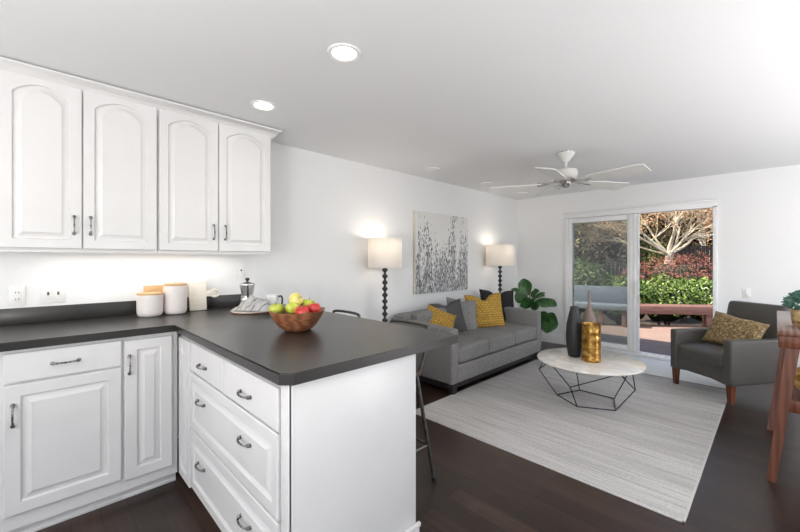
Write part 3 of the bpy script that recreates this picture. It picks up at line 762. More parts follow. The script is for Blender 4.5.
def apple(px, label, mt, rz, tilt=0):
    t = thing('apple', label, 'apple', px, rz, None); r_ = .039
    t.rotation_euler = (tilt, 0, rz)
    prof = []
    for k_ in range(17):
        a = PI*k_/16; rr = r_*(math.sin(a)); z = -r_*math.cos(a)*.92
        rr *= 1+.06*math.cos(a-PI*.9); 
        if k_ > 12: z -= .0022*(k_-12)**1.25*1.0
        if k_ < 2: z += .004*(2-k_)
        prof.append((rr if 0 < k_ < 16 else 0, z))
    b = NB(); lathe(b, prof, 24, (0, 0, .034)); obj('flesh', b, mt, t, smooth=60)
    b = NB(); tube(b, [(0, 0, .052), (.002, 0, .066), (.006, 0, .074)], [.0016, .0014, .002], 6); obj('stem', b, 'darkbark', t)
apple((-1.895, .928, Z0+.082), 'green apple at the left end of the wooden bowl', 'applegreen', .3, .2)
apple((-1.808, .975, Z0+.090), 'green apple at the front centre of the wooden bowl', 'applegreen', 1.2, -.3)
apple((-1.862, .992, Z0+.150), 'pale yellow apple on top of the pile in the bowl', 'appleyellow', 2, 1.1)
apple((-1.832, 1.072, Z0+.100), 'green apple at the back right of the wooden bowl', 'applegreen', 2.5, .2)
apple((-1.757, 1.002, Z0+.075), 'red apple at the front right, low between two green apples', 'applered', .8, .3)
apple((-1.765, 1.078, Z0+.082), 'red apple at the right end of the wooden bowl', 'applered', 1.8, -.2)

# bar stools
def stool(x, y, label, rz=0):
    t = thing('bar_stool', label, 'stool', (x, y, 0), rz, 'metal stools behind the peninsula')
    legs = [((-.14, -.14), (-.20, -.20)), ((.14, -.14), (.20, -.20)), ((-.15, .14), (-.22, .22)), ((.15, .14), (.22, .22))]
    for (a, c) in legs:
        b = NB(); tube(b, [(a[0], a[1], .64), (c[0], c[1], .012)], .0115, 10)
        l = obj('leg', b, 'gunmetal', t)
        b = NB(); lathe(b, [(0, 0), (.014, 0), (.014, .022), (0, .022)], 10, (c[0], c[1], 0)); obj('foot_cap', b, 'black', l)
    b = NB(); q = .182
    for z, s in ((.22, .183), (.22, .183)):
        pass
    P = [(-.184, -.184, .22), (.184, -.184, .22), (.196, .194, .22), (-.196, .194, .22)]
    for i in range(4): tube(b, [P[i], P[(i+1) % 4]], .008, 8)
    obj('foot_rail', b, 'gunmetal', t)
    b = NB(); softbox(b, .34, .34, .035, .015, .0, 6, (0, 0, .655)); obj('seat', b, 'darkbark', t)
    b = NB(); tube(b, smoothpath([(-.155, .15, .64), (-.165, .20, .78), (-.168, .225, .90), (-.15, .232, .930), (0, .245, .935), (.15, .232, .930), (.168, .225, .90), (.165, .20, .78), (.155, .15, .64)], 6), .0105, 10)
    obj('back_frame', b, 'gunmetal', t)
    return t
st = stool(-1.675, 1.50, 'dark metal bar stool nearer the open end of the peninsula')
dup(st, (-2.36, 1.495, 0), label='dark metal bar stool nearer the fruit bowl and wall')

# ------------------------------------------------------------------ rug, mat
rg = thing('area_rug', 'large pale grey streaked rug under the coffee table', 'rug', (-1.285, 3.71, 0))
b = NB(); box(b, -.955, .955, -1.355, 1.355, .0005, .010, .003); obj('pile', b, 'rug', rg)
b = NB()
for a in ((-.965, -.95, -1.365, 1.365), (.95, .965, -1.365, 1.365), (-.965, .965, -1.365, -1.35), (-.965, .965, 1.35, 1.365)): box(b, a[0], a[1], a[2], a[3], 0, .0085, .002)
obj('binding', b, 'rugedge', rg)
b = NB(); box(b, -1.95, -.33, 5.12, 5.93, .0005, .008, .003)
tag(obj('door_mat', b, 'mat'), 'plain off-white mat on the floor before the patio door', 'mat')

# ------------------------------------------------------------------ sofa
sf = thing('sofa', 'grey tweed three-seat sofa on a black plinth against the wall', 'sofa', (-3.10, 2.90, 0))
SW, SD = 1.98, .88   # along y, depth along x
b = NB(); box(b, .03, SD-.004, .03, SW-.03, .107, .285, .02, 3); softbox(b, .20, SW-.03, .62, .05, 0, 10, (.10, SW/2, .42)); obj('frame', b, 'sofa', sf)
for y0, nm in ((0, 'arm'), (SW-.12, 'arm')):
    b = NB(); m = None
    box(b, .0, SD, y0, y0+.12, .105, .655, .028, 3)
    for v in b.verts:
        if v.co.z > .5: v.co.z += .035*(1-v.co.x/SD)
    obj(nm, b, 'sofa', sf)
b = NB(); softbox(b, .15, SW-.26, .34, .05, .02, 8, (.22, SW/2, .575)); obj('back_cushion', b, 'sofa', sf)
cw = (SW-.24)/3
for k_ in range(3):
    b = NB(); softbox(b, .66, cw-.004, .165, .035, .022, 9, (.19+.66/2+.025, .12+cw*(k_+.5), .375)); obj('seat_cushion', b, 'sofa', sf)
b = NB(); box(b, .05, SD-.05, .04, SW-.04, .04, .107, .004); obj('plinth', b, 'sofabase', sf)
for (x, y) in ((SD-.075, .03), (SD-.075, SW-.10), (.05, .03), (.05, SW-.10)):
    b = NB(); box(b, x, x+.06, y, y+.07, 0, .106, .004); obj('leg', b, 'sofabase', sf)

def cushion(name, label, mt, w, h, th, loc, rz, lean, roll=0, seed=1, chop=0):
    o = obj(name, pillow_bm(w, h, th, seed=seed, chop=chop), mt, loc=loc, smooth=80)
    o.rotation_euler = (Matrix.Rotation(rz, 3, 'Z') @ Matrix.Rotation(-lean, 3, 'X') @ Matrix.Rotation(roll, 3, 'Y')).to_euler()
    return tag(o, label, 'cushion')
SZ = .465
cushion('throw_pillow', 'mustard pillow behind the near sofa arm, leftmost on the sofa', 'goldp', .40, .38, .13, (-2.76, 3.30, SZ-.05), R(70), R(18), R(24), 1)
cushion('throw_pillow', 'dark grey pillow leaning against its neighbour beside the left mustard pillow', 'greyp', .42, .42, .13, (-2.76, 3.60, SZ-.03), R(52), R(16), R(-9), 2, .10)
cushion('throw_pillow', 'mid grey pillow between the dark grey pillow and the large mustard one', 'sofa', .44, .44, .12, (-2.74, 3.80, SZ-.03), R(66), R(20), R(8), 3, .06)
cushion('throw_pillow', 'large mustard pillow with a notched top in the middle of the sofa', 'goldp', .52, .47, .14, (-2.66, 4.23, SZ-.03), R(52), R(15), R(-3), 4, .16)
cushion('throw_pillow', 'black pillow behind the large mustard pillow at the far sofa arm', 'blackp', .54, .50, .13, (-2.76, 4.70, SZ-.03), R(56), R(17), R(3), 5, .16)

# ------------------------------------------------------------------ floor lamps
def floor_lamp(x, y, label, rw):
    t = thing('floor_lamp', label, 'floor lamp', (x, y, 0), 0, 'floor lamps with turned black poles')
    b = NB(); lathe(b, [(0, 0), (.13, 0), (.133, .01), (.12, .022), (.03, .03), (0, .03)], 32); obj('base', b, 'blackvase', t)
    prof = [(0, .03), (.022, .03)]
    z = .05
    while z < 1.22:
        prof += [(.012, z), (.016, z+.010), (.031, z+.026), (.031, z+.038), (.015, z+.056)]; z += .068
    prof += [(.012, 1.235), (.008, 1.26), (.008, 1.40), (0, 1.40)]
    b = NB(); lathe(b, prof, 16); obj('pole', b, 'blackvase', t, smooth=50)
    b = NB(); h0, h1 = 1.262, 1.575
    lathe(b, [(rw, h0), (rw*.985, h1), (rw*.985-.003, h1), (rw-.003, h0), (rw, h0)], 40); sh = obj('lamp_shade', b, 'shade', t, smooth=60)
    b = NB(); 
    for a in (0, 2*PI/3, 4*PI/3): tube(b, [(0, 0, 1.40), (rw*.985*math.cos(a), rw*.985*math.sin(a), h1-.012)], .002, 6)
    obj('shade_spider', b, 'gunmetal', sh)
    b = NB(); lathe(b, [(0, 1.395), (.014, 1.40), (.03, 1.44), (.032, 1.465), (.02, 1.49), (0, 1.50)], 16); obj('bulb', b, 'bulb', t)
    lamp('floor_lamp_light', 'POINT', (x, y, 1.50), 2.2, (1, .89, .76), shadow_soft_size=.035)
floor_lamp(-2.955, 2.675, 'black turned-pole floor lamp with white shade at the near end of the sofa', .185)
floor_lamp(-2.94, 5.03, 'black turned-pole floor lamp with white shade in the far corner', .215)

# painting
pt = thing('wall_painting', 'large abstract canvas of grey dabs on white above the sofa', 'painting', (XL+.022, 3.88, 1.44), R(90))
b = NB(); box(b, -.55, .55, -.024, -.022, -.515, .515); obj('painted_face', b, 'painting', pt)
b = NB(); box(b, -.552, .552, -.022, .022, -.517, .517, .003); obj('canvas_stretcher', b, 'canvas', pt)

# fiddle leaf fig
fg = thing('potted_fig', 'leafy fiddle-leaf fig in a grey planter between the sofa and patio door', 'plant', (-2.62, 5.42, 0))
b = NB(); lathe(b, [(0, 0), (.12, 0), (.13, .01), (.15, .26), (.145, .28), (.135, .27), (.12, .03), (0, .03)], 32); obj('planter', b, 'basket', fg)
b = NB(); lathe(b, [(0, .24), (.135, .24)], 24); obj('soil', b, 'soil', fg)
b = NB(); stems = [smoothpath([(0, 0, .2), (.02, .01, .45), (-.02, -.02, .72), (-.03, -.03, .88)], 5), smoothpath([(.02, 0, .2), (.05, -.03, .4), (.12, -.06, .55)], 4)]
for s_ in stems: tube(b, s_, .009, 8)
obj('stem', b, 'darkbark', fg)
def leaf(bm, base, tip, width, droop=.05, up=Vector((0, 0, 1)), n=7, fold=.25):
    base = Vector(base); tip = Vector(tip); d = tip-base; L = d.length; d.normalize()
    side = d.cross(up)
    if side.length < .05: side = d.orthogonal()
    side.normalize(); nor = side.cross(d)
    rows = []
    for i in range(n+1):
        s_ = i/n; wv = width*(math.sin(PI*min(1, s_*.93+.03))**.75)*(.62+.5*s_)
        c = base+d*L*s_-up*droop*s_*s_
        rows.append([bm.verts.new(c+side*wv*k_/2*.5+nor*(abs(k_)/2*wv*.5*fold+.012*math.sin(9*s_)*abs(k_)/2)) for k_ in (-2, -1, 0, 1, 2)])
    for a, c in zip(rows, rows[1:]):
        for k_ in range(4): bm.faces.new((a[k_], a[k_+1], c[k_+1], c[k_]))
b = NB()
LV = [((-.05, 0, .80), (-.13, -.05, 1.05), .24, (.1, -.9, .2)), ((-.02, 0, .78), (.12, -.06, .89), .17, (-.3, -.9, .5)), ((.02, -.02, .76), (.22, -.08, .83), .13, (-.3, -.5, .9)),
      ((.06, -.02, .72), (.40, -.08, .70), .24, (.1, -.6, .8)), ((-.06, -.02, .72), (-.22, -.10, .82), .26, (.2, -.9, .5)), ((-.02, -.02, .62), (-.02, -.20, .76), .26, (.2, -.9, .4)),
      ((-.08, 0, .82), (-.32, -.05, .90), .14, (0, -.4, .9)), ((.05, -.02, .48), (.28, -.10, .40), .36, (.1, -.95, .2)), ((.16, -.03, .46), (.42, -.10, .40), .36, (-.1, -.95, .25)),
      ((0, .02, .6), (-.25, .12, .78), .18, (0, -.4, .9)), ((0, .02, .7), (.10, .22, .86), .16, (0, -.2, 1)), ((.02, -.02, .60), (.16, -.16, .66), .24, (.2, -.9, .4))]
for (a, c, w_, upv) in LV: leaf(b, a, c, w_*1.0, .03, Vector(a)*0+Vector((Vector(c)-Vector(a)).cross(Vector((upv[0], upv[1], upv[2])).cross(Vector(c)-Vector(a)))).normalized())
fo = obj('foliage', b, 'figleaf', fg, smooth=60)

# ------------------------------------------------------------------ coffee table
CX, CY = -1.215, 3.650
ctb = thing('coffee_table', 'round white marble coffee table on a dark wire base', 'coffee table', (CX, CY, .0105))
b = NB(); lathe(b, [(0, .385), (.425, .385), (.445, .395), (.448, .402), (.445, .411), (.439, .414), (0, .414)], 64); obj('table_top', b, 'marble', ctb)
b = NB()
bots = [(-1.508, 3.655), (-1.257, 3.485), (-.986, 3.634), (-1.081, 3.939), (-1.400, 3.949)]
botv = [Vector((x-CX, y-CY, .006)) for x, y in bots]
cen = sum(botv, Vector())/5
midv = [Vector((cen.x+(v.x-cen.x)*1.45, cen.y+(v.y-cen.y)*1.45, .19)) for v in botv]
midv[1] = Vector((-1.285-CX, 3.40-CY, .195)); midv[0] = Vector((-1.712-CX, 3.70-CY, .205)); midv[2] = Vector((-.853-CX, 3.715-CY, .20))
topv = []
for i in range(5):
    a = (midv[i]+midv[(i+1) % 5])/2; a.z = .386; d = Vector((a.x, a.y, 0)).normalized()*.37
    topv.append(Vector((d.x, d.y, .384)))
for i in range(5):
    j = (i+1) % 5
    for p, q in ((botv[i], botv[j]), (botv[i], midv[i]), (midv[i], topv[i]), (midv[j], topv[i]), (topv[i], topv[j])): tube(b, [p, q], .0048, 6)
obj('wire_base', b, 'wire', ctb)
TT = .4255
v1 = thing('floor_vase', 'tall matte black bottle vase on the coffee table', 'vase', (-1.345, 3.66, TT))
b = NB(); lathe(b, [(0, 0), (.048, 0), (.054, .006), (.070, .11), (.074, .20), (.068, .31), (.050, .40), (.036, .45), (.034, .475), (.028, .475), (.025, .45), (.0, .41)], 32); obj('body', b, 'blackvase', v1, smooth=60)
v1.name = 'black_vase'
v2 = thing('gold_vase', 'hammered gold cylinder vase at the front of the coffee table', 'vase', (-1.175, 3.60, TT))
b = NB(); n = 40
zs = [(0, 0), (.072, 0), (.078, .004)]+[(.079+.0015*math.sin(k_*1.9), .02+.0175*k_) for k_ in range(18)]+[(.082, .338), (.077, .341), (.072, .32), (.070, .02), (0, .015)]
lathe(b, zs, 40); obj('body', b, 'goldvase', v2, smooth=60)
v3 = thing('bottle_vase', 'taupe teardrop vase with a thin neck standing behind the gold vase', 'vase', (-1.265, 3.82, TT))
b = NB(); lathe(b, [(0, 0), (.05, 0), (.058, .05), (.066, .13), (.070, .26), (.066, .33), (.046, .40), (.024, .45), (.013, .50), (.010, .58), (.013, .62), (.009, .62), (0, .60)], 30); obj('body', b, 'brownvase', v3, smooth=60)

# ------------------------------------------------------------------ armchair
ac = thing('armchair', 'charcoal leather armchair with wooden legs beside the open doorway', 'armchair', (-.325, 5.00, 0), R(-36.9))
AW, AD = .66, .72     # x -.33.. .33, front at y=-.36
b = NB(); box(b, -AW/2+.07, AW/2-.07, -AD/2+.025, AD/2-.05, .19, .34, .015, 3)
# bowed front rail
pts = [(-AW/2+.05, .19)]
prm = []
for k_ in range(13):
    s_ = k_/12; prm.append((-AW/2+.07+(AW-.14)*s_, .18+.028*math.sin(PI*s_)))
va = [b.verts.new((x, -AD/2+.012, z)) for x, z in prm]; vb = [b.verts.new((x, -AD/2+.012, .33)) for x, z in prm]
vc = [b.verts.new((x, -AD/2+.05, z)) for x, z in prm]; vd = [b.verts.new((x, -AD/2+.05, .33)) for x, z in prm]
for i in range(12):
    b.faces.new((va[i], va[i+1], vb[i+1], vb[i])); b.faces.new((vc[i], vc[i+1], vd[i+1], vd[i])); b.faces.new((va[i], va[i+1], vc[i+1], vc[i])); b.faces.new((vb[i], vb[i+1], vd[i+1], vd[i]))
obj('seat_frame', b, 'leather', ac)
for s_ in (-1, 1):
    b = NB(); x0, x1 = sorted((s_*AW/2, s_*(AW/2-.085)))
    box(b, x0, x1, -AD/2, AD/2-.04, .18, .602, .022, 4)
    for v in b.verts:
        if v.co.z < .3 and v.co.y > 0: v.co.z += .03*v.co.y/(AD/2)
    obj('arm', b, 'leather', ac)
b = NB(); softbox(b, AW-.18, .56, .15, .035, .018, 9, (0, -AD/2+.28, .385), front=.015); obj('seat_cushion', b, 'leather', ac)
b = NB(); m = Matrix.Translation((0, AD/2-.14, .30)) @ Matrix.Rotation(R(-11), 4, 'X')
softbox(b, AW-.10, .13, .62, .045, 0, 9, (.02, 0, .305), m=m)
obj('backrest', b, 'leather', ac)
for (x, y, cur) in ((-AW/2+.04, -AD/2+.04, 0), (AW/2-.04, -AD/2+.04, 0), (-AW/2+.05, AD/2-.11, 1), (AW/2-.05, AD/2-.11, 1)):
    b = NB()
    if cur: tube(b, smoothpath([(x, y, .21), (x, y+.015, .14), (x, y+.05, .06), (x, y+.09, .0)], 4), [.024]*5+[.020]*4+[.016]*4, 4)
    else:
        r1 = .027; r2 = .018
        vs = [b.verts.new((x+dx*r2, y+dy*r2, .001)) for dx, dy in ((-1, -1), (1, -1), (1, 1), (-1, 1))]+[b.verts.new((x+dx*r1, y+dy*r1, .20)) for dx, dy in ((-1, -1), (1, -1), (1, 1), (-1, 1))]
        b.faces.new(vs[:4]); b.faces.new(vs[4:])
        for i in range(4): b.faces.new((vs[i], vs[(i+1) % 4], vs[4+(i+1) % 4], vs[4+i]))
    l = obj('leg', b, 'legwood', ac); l['label'] = 'tapered reddish wooden leg'
    if not cur: l.location.z = .0105
cushion('throw_pillow', 'bronze patterned pillow on the charcoal armchair', 'brocade', .50, .34, .13, (-.345, 4.935, .465), R(-30), R(24), R(8), 8)

# ------------------------------------------------------------------ wooden table at right
tb = thing('console_table', 'reddish brown wooden table at the right edge of the room', 'table', (.52, 3.78, 0))
TH = .918
b = NB(); box(b, -.51, .51, -.60, .66, TH-.03, TH, .004); obj('table_top', b, 'tabletopwood', tb)
b = NB()
box(b, -.505, .505, -.597, -.57, TH-.10, TH-.03, .003); box(b, -.505, .505, .61, .64, TH-.10, TH-.03, .003); box(b, -.505, -.48, -.57, .61, TH-.10, TH-.03, .003); box(b, .48, .505, -.57, .61, TH-.10, TH-.03, .003)
obj('apron', b, 'tablewood', tb)
def tleg(x0, y0, x1, y1):
    b = NB(); r1 = .030; r2 = .020; z1 = TH-.05
    vs = [b.verts.new((x1+dx*r2, y1+dy*r2, .0)) for dx, dy in ((-1, -1), (1, -1), (1, 1), (-1, 1))]+[b.verts.new((x0+dx*r1, y0+dy*r1, z1)) for dx, dy in ((-1, -1), (1, -1), (1, 1), (-1, 1))]
    b.faces.new(vs[:4]); b.faces.new(vs[4:])
    for i in range(4): b.faces.new((vs[i], vs[(i+1) % 4], vs[4+(i+1) % 4], vs[4+i]))
    obj('leg', b, 'tablewood', tb, smooth=0)
tleg(-.440, -.545, -.535, -.590); tleg(-.435, .47, -.545, .36); tleg(.44, -.545, .535, -.59); tleg(.435, .47, .545, .36)
b = NB(); box(b, -.47, .47, -.585, -.545, .435, .51, .004); obj('stretcher', b, 'tablewood', tb)
b = NB(); box(b, -.47, .47, .395, .425, .435, .51, .004); obj('stretcher', b, 'tablewood', tb)
b = NB(); box(b, -.45, .45, -.545, .395, .47, .49, .003); obj('shelf', b, 'tablewood', tb)
# succulent
sp = thing('potted_succulent', 'small blue-green succulent in a gold pot on the wooden table', 'plant', (.125, 3.74, TH))
b = NB(); lathe(b, [(0, 0), (.04, 0), (.045, .004), (.052, .085), (.048, .087), (.045, .075), (0, .07)], 24); obj('pot', b, 'potgold', sp)
b = NB(); rnd = random.Random(4)
for i in range(260):
    a = rnd.uniform(0, 2*PI); e = rnd.uniform(-.45, PI/2); rr = .088
    c = Vector((0, 0, .125)); d = Vector((math.cos(a)*math.cos(e), math.sin(a)*math.cos(e), math.sin(e)))
    p = c+d*rr*.45; q = c+d*rr*rnd.uniform(.9, 1.1)
    tube(b, [p, p.lerp(q, .6), q], [.004, .010, .003], 6)
obj('rosette', b, 'succ', sp)
# gold ornament on the shelf
ob = thing('gold_bowl', 'shiny gold dimpled bowl on the lower shelf of the wooden table', 'bowl', (.20, 3.42, .491))
b = NB(); lathe(b, [(0, 0), (.06, 0), (.07, .006), (.115, .06), (.125, .11), (.110, .16), (.08, .19), (.072, .185), (.10, .15), (.112, .11), (.10, .06), (.05, .015), (0, .012)], 28)
for v in b.verts:
    k_ = 1+.05*noise.noise(v.co*40); v.co.x *= k_; v.co.y *= k_
obj('body', b, 'goldvase', ob)

# ------------------------------------------------------------------ outside
DZK = -.12
b = NB(); box(b, -40, 40, YF+T+.02, 60, -.7, -.5); g_ = struct('floor_2', b, 'soil', 'bare soil of the garden bed'); g_.name = 'garden_ground'; g_['category'] = 'ground'
def rot2(p, a): return (p[0]*math.cos(a)-p[1]*math.sin(a), p[0]*math.sin(a)+p[1]*math.cos(a))
P0 = Vector((-2.10, 9.55)); dirv = (Vector((-.88, 10.52))-P0).normalized(); nrm = Vector((-dirv.y, dirv.x))  # away from house
ang = math.atan2(dirv.y, dirv.x)
# deck: boards along x, cut along the diagonal far edge
deck = NB(); rowh = .138; y = YF+T+.03
while y < 13:
    # far edge line passes through P0 + nrm*.35
    e = P0+nrm*.30
    # x where line has this y (boards lie right of / below the line): x > xe
    xe = e.x+(y+rowh-e.y)/dirv.y*dirv.x
    x0 = max(-7.0, xe) if y > 7.6 else -7.0
    if y > 7.6 and y < 8.9: x0 = max(-7.0, xe)
    box(deck, x0, 6.0, y, y+rowh-.008, DZK-.035, DZK, .003)
    y += rowh
box(deck, -7, 6, YF+T+.03, 7.6, DZK-.2, DZK-.04)
o = obj('deck', deck, 'deck'); tag(o, 'reddish cedar deck outside the patio door, partly in house shadow', 'deck'); o['kind'] = 'structure'; o['category'] = 'deck'
# bench along the diagonal edge
mB = Matrix.Translation((P0.x, P0.y, 0)) @ Matrix.Rotation(ang, 4, 'Z')
bn = thing('deck_bench', 'long low reddish wooden bench along the far edge of the deck', 'bench', (P0.x, P0.y, DZK), ang)
b = NB()
for i in range(3): box(b, -.35, 5.0, -.02+i*.145, .115+i*.145, .42, .455, .004)
obj('seat_boards', b, 'benchwood', bn)
b = NB(); box(b, -.35, 5.0, -.045, -.02, .28, .452, .003); obj('front_fascia', b, 'benchwood', bn)
for x in (-.22, 1.35, 2.9, 4.5):
    b = NB(); box(b, x, x+.14, .0, .14, 0, .42, .004); obj('post', b, 'benchwood', bn)
# second bench section seen through the fixed glass
bn2 = thing('deck_bench', 'grey-topped bench section outside, seen through the mesh door panel', 'bench', (P0.x-.10, P0.y-.42, DZK), R(12))
b = NB(); box(b, -3.2, 0, 0, .45, .36, .47, .004); obj('seat_boards', b, 'greybox', bn2)
b = NB(); box(b, -3.2, 0, .42, .46, .47, .86, .004); obj('back_board', b, 'greybox', bn2)
for x in (-3.0, -2.2, -1.4, -.6, -.15):
    b = NB(); box(b, x, x+.09, .05, .14, 0, .36, .004); obj('post', b, 'benchwood', bn2)
# foliage blobs
def blob(bm_leaf, bm_core, c, rad, n, size, seed, flat=.0, hemi=True):
    rnd = random.Random(seed); c = Vector(c); rad = Vector(rad)
    for i in range(n):
        a = rnd.uniform(0, 2*PI); z = rnd.uniform(-.35 if hemi else -1, 1); q = math.sqrt(max(0, 1-z*z))
        d = Vector((q*math.cos(a), q*math.sin(a), z))
        k_ = 1+.28*noise.noise(Vector((d.x*2.4+seed, d.y*2.4, d.z*2.4)))+.12*noise.noise(d*7)
        k_ *= rnd.uniform(.74, 1.04)
        p = c+Vector((d.x*rad.x, d.y*rad.y, d.z*rad.z))*k_
        nn = (d+Vector((rnd.uniform(-.8, .8), rnd.uniform(-.8, .8), rnd.uniform(-.4, .9)))).normalized()
        t = nn.cross(Vector((rnd.uniform(-1, 1), rnd.uniform(-1, 1), rnd.uniform(-1, 1)))).normalized(); u = nn.cross(t)
        L = size*rnd.uniform(.6, 1.3); W = L*.42
        vs = [bm_leaf.verts.new(p-t*L/2), bm_leaf.verts.new(p+u*W/2-t*L*.05+nn*L*.08), bm_leaf.verts.new(p+t*L/2), bm_leaf.verts.new(p-u*W/2-t*L*.05+nn*L*.08)]
        bm_leaf.faces.new((vs[0], vs[1], vs[2])); bm_leaf.faces.new((vs[0], vs[2], vs[3]))
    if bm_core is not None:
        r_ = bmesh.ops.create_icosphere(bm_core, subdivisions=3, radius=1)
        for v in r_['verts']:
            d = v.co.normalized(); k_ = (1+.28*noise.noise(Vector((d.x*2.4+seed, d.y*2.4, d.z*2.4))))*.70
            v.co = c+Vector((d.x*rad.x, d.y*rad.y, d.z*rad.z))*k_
def shrub(name, label, cat, c, rad, n, size, leafm, seed, group=None, stem=True):
    t = thing(name, label, cat, (c[0], c[1], -.5), 0, group)
    lb = NB(); cb = NB(); zc = c[2]+.5
    blob(lb, cb, (0, 0, zc), rad, n, size, seed)
    obj('foliage', lb, leafm, t, smooth=0); obj('shade_core', cb, 'darkcore', t)  # solid dark core supplies the shade between the leaves
    if stem:
        b = NB()
        for k_ in range(3):
            a = k_*2.1+seed; tube(b, [(.05*math.cos(a), .05*math.sin(a), 0), (.3*rad[0]*math.cos(a), .3*rad[1]*math.sin(a), zc)], .03, 6)
        obj('stem', b, 'darkbark', t)
    return t
# laurel hedge shrubs behind the bench
hl = ['glossy green hedge shrub behind the left end of the long bench', 'glossy green hedge shrub in the middle behind the long bench',
      'glossy green hedge shrub behind the armchair side of the long bench', 'glossy green hedge shrub behind the far right end of the long bench']
for i, s_ in enumerate((.1, 1.1, 2.1, 3.2)):
    p = P0+dirv*s_+nrm*1.10
    shrub('hedge_shrub', hl[i], 'shrub', (p.x, p.y, .28), (.80, .66, .66), 3000, .095, 'hedge', 11+i, 'laurel hedge shrubs')
hl2 = ['tall green hedge shrub outside, seen through the left of the mesh panel', 'tall green hedge shrub outside, seen through the right of the mesh panel', 'green hedge shrub outside left of the long bench']
for i, (x, y, z, r_) in enumerate(((-5.0, 10.0, .55, .85), (-3.75, 10.3, .55, .85))):
    shrub('hedge_shrub', hl2[i], 'shrub', (x, y, z), (r_, .7, .85), 2800, .10, 'olive', 21+i, 'hedge shrubs behind the mesh panel')
def at(u, v, dep):
    l = (u-400)/368.4*dep; c_ = math.cos(R(45.5)); s_ = math.sin(R(45.5))
    return Vector((l*c_-dep*s_, l*s_+dep*c_, CAMH-(v-260.5)/368.4*dep))
p = at(683, 290, 11.2); shrub('red_shrub', 'rounded dark red shrub behind the green hedge, right half of the doorway', 'shrub', (p.x, p.y, .62), (1.2, 1.0, .98), 7000, .05, 'redleaf', 31)
p = at(636, 290, 11.2); shrub('red_shrub', 'smaller dark red shrub behind the green hedge, at the left jamb', 'shrub', (p.x, p.y, .5), (.55, .55, .75), 1800, .06, 'redleaf', 32)
p = at(652, 265, 13.5); shrub('leafy_shrub', 'light green bushy shrub left of the pale tree trunk', 'shrub', (p.x, p.y, .9), (.85, .8, 1.15), 2600, .11, 'olive', 33)
# pale branching tree
tp = at(669, 262, 12.4)
tree = thing('garden_tree', 'pale-barked spreading tree with sparse orange leaves outside the doorway', 'tree', (tp.x, tp.y, -.5))
br = NB(); lv = NB(); rnd = random.Random(12); tips = []
def grow(p, d, L, r0, lev):
    pts = [p]; rad = [r0]; n_ = 5; dd = d.copy()
    for i in range(n_):
        dd = (dd+Vector((rnd.uniform(-.22, .22), rnd.uniform(-.22, .22), rnd.uniform(-.12, .16)))).normalized()
        pts.append(pts[-1]+dd*L/n_); rad.append(r0*(1-.42*(i+1)/n_))
    tube(br, smoothpath(pts, 2), [rad[min(i//2, n_)] for i in range(2*n_+1)], 7 if lev < 3 else 4)
    if lev >= 2: tips.extend(pts[2:])
    if lev >= 5: return
    for k_ in range(4 if lev < 3 else 3 if lev < 4 else 2):
        at_ = rnd.choice(pts[3:]) if k_ else pts[-1]
        a = rnd.uniform(0, 2*PI); sp_ = rnd.uniform(.45, .85)
        side = Vector((math.cos(a), math.sin(a), rnd.uniform(-.15, .35)))
        grow(at_, (dd*(1-sp_*.5)+side*sp_).normalized(), L*rnd.uniform(.62, .82), rad[-1]*(.9 if k_ == 0 else .6), lev+1)
zf = 2.05
tube(br, smoothpath([(0, 0, 0), (.03, 0, .8), (-.02, 0, 1.5), (.02, 0, zf+.1)], 4), [.15]*4+[.125]*4+[.12]*5, 10)
camright = Vector((math.cos(R(45.5)), math.sin(R(45.5)), 0)); camfwd = Vector((-math.sin(R(45.5)), math.cos(R(45.5)), 0))
for (a, f_, z_, L, q_) in ((-.75, .1, .75, 1.25, .05), (-.25, -.2, 1, 1.3, .06), (.15, .2, 1, 1.3, .055), (.95, -.1, .36, 1.4, .05), (.5, .3, .7, 1.2, .045), (-1.0, -.2, .30, 1.2, .045), (.1, -.7, .6, 1.1, .04), (-.5, .4, .9, 1.2, .04), (.8, .4, .6, 1.2, .04), (-.9, .5, .5, 1.2, .035), (.35, -.4, .9, 1.2, .035)):
    grow(Vector((0, 0, zf-.12*random.random())), (camright*a+camfwd*f_+Vector((0, 0, z_))).normalized(), L, q_, 1)
obj('trunk', br, 'bark', tree, smooth=50)
for i in range(11000):
    p = rnd.choice(tips)+Vector((rnd.gauss(0, .13), rnd.gauss(0, .13), rnd.gauss(0, .10)))
    t = Vector((rnd.uniform(-1, 1), rnd.uniform(-1, 1), rnd.uniform(-.6, .6))).normalized(); u = t.orthogonal().normalized(); L = rnd.uniform(.016, .036)
    lv.faces.new([lv.verts.new(p-t*L), lv.verts.new(p+u*L*.5), lv.verts.new(p+t*L), lv.verts.new(p-u*L*.5)])
obj('foliage', lv, 'orangeleaf', tree, smooth=0)
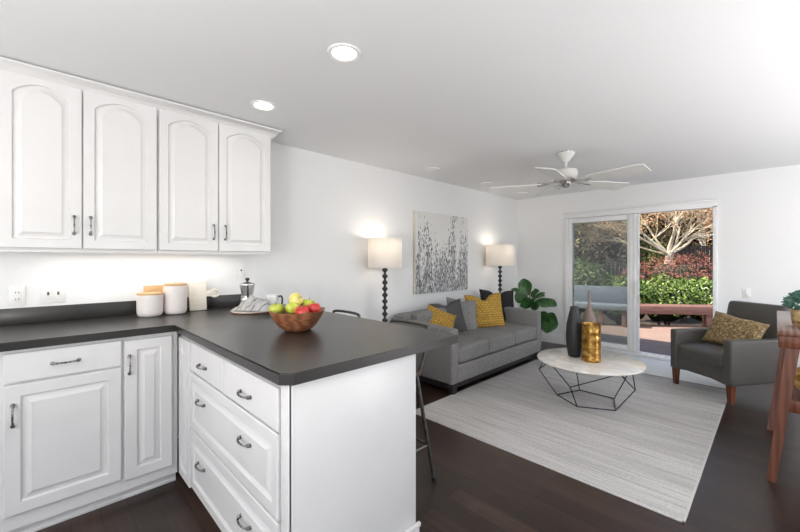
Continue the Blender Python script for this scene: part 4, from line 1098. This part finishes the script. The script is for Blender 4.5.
# fence
fn = thing('wooden_fence', 'dark weathered board fence at the back of the garden', 'fence', (0, 0, -.5))
b = NB(); fa = at(500, 262, 15.5); fb_ = at(800, 262, 15.0); dv = Vector((fb_.x-fa.x, fb_.y-fa.y)); Lf = dv.length; fang = math.atan2(dv.y, dv.x)
mF = Matrix.Translation((fa.x, fa.y, 0)) @ Matrix.Rotation(fang, 4, 'Z')
x = -3
while x < Lf+3:
    box(b, x, x+.14, 0, .02, .1, 2.45, m=mF); x += .165
obj('pickets', b, 'fence', fn, smooth=0)
b = NB()
for z in (.5, 2.0): box(b, -3, Lf+3, .02, .06, z, z+.09, m=mF)
obj('rail', b, 'fence', fn, smooth=0)
# trees behind
back = [(570, 14.6, 1.7, 'tanleaf', 'tan-leaved tree beyond the fence, left end', 1.1), (605, 18.2, 2.5, 'evergreen', 'dark evergreen tree beyond the fence behind the mesh panel', 1.5), (640, 15.2, 1.6, 'tanleaf', 'tan autumn tree beyond the fence left of the pale trunk', 1.4),
        (676, 18.5, 2.3, 'tanleaf', 'tan-leaved tree beyond the fence right behind the pale trunk', 1.5), (722, 16.6, 1.8, 'orangeleaf', 'orange-leaved tree beyond the fence at the right jamb', 1.4), (545, 19, 2.6, 'evergreen', 'dark evergreen tree beyond the fence, leftmost', 1.6), (755, 19, 2.6, 'evergreen', 'dark evergreen tree beyond the fence, rightmost', 1.6)]
for i, (u, dep, r_, lm, lb_, zs_) in enumerate(back):
    p = at(u, 200, dep)
    t = thing('background_tree', lb_, 'tree', (p.x, p.y, -.5), 0, 'trees beyond the fence')
    l = NB(); c_ = NB()
    for j in range(4):
        rr = random.Random(100+i*7+j)
        blob(l, c_, (rr.uniform(-.8, .8), rr.uniform(-.5, .5), 2.6+j*1.25), (r_*(.95-.12*j), r_*(.9-.12*j), 1.15), 2200, .13, 50+i*5+j, hemi=False)
    obj('foliage', l, lm, t, smooth=0); obj('shade_core', c_, 'darkcore', t)
    b = NB(); tube(b, [(0, 0, 0), (0, 0, 6)], .14, 8); obj('trunk', b, 'darkbark', t)
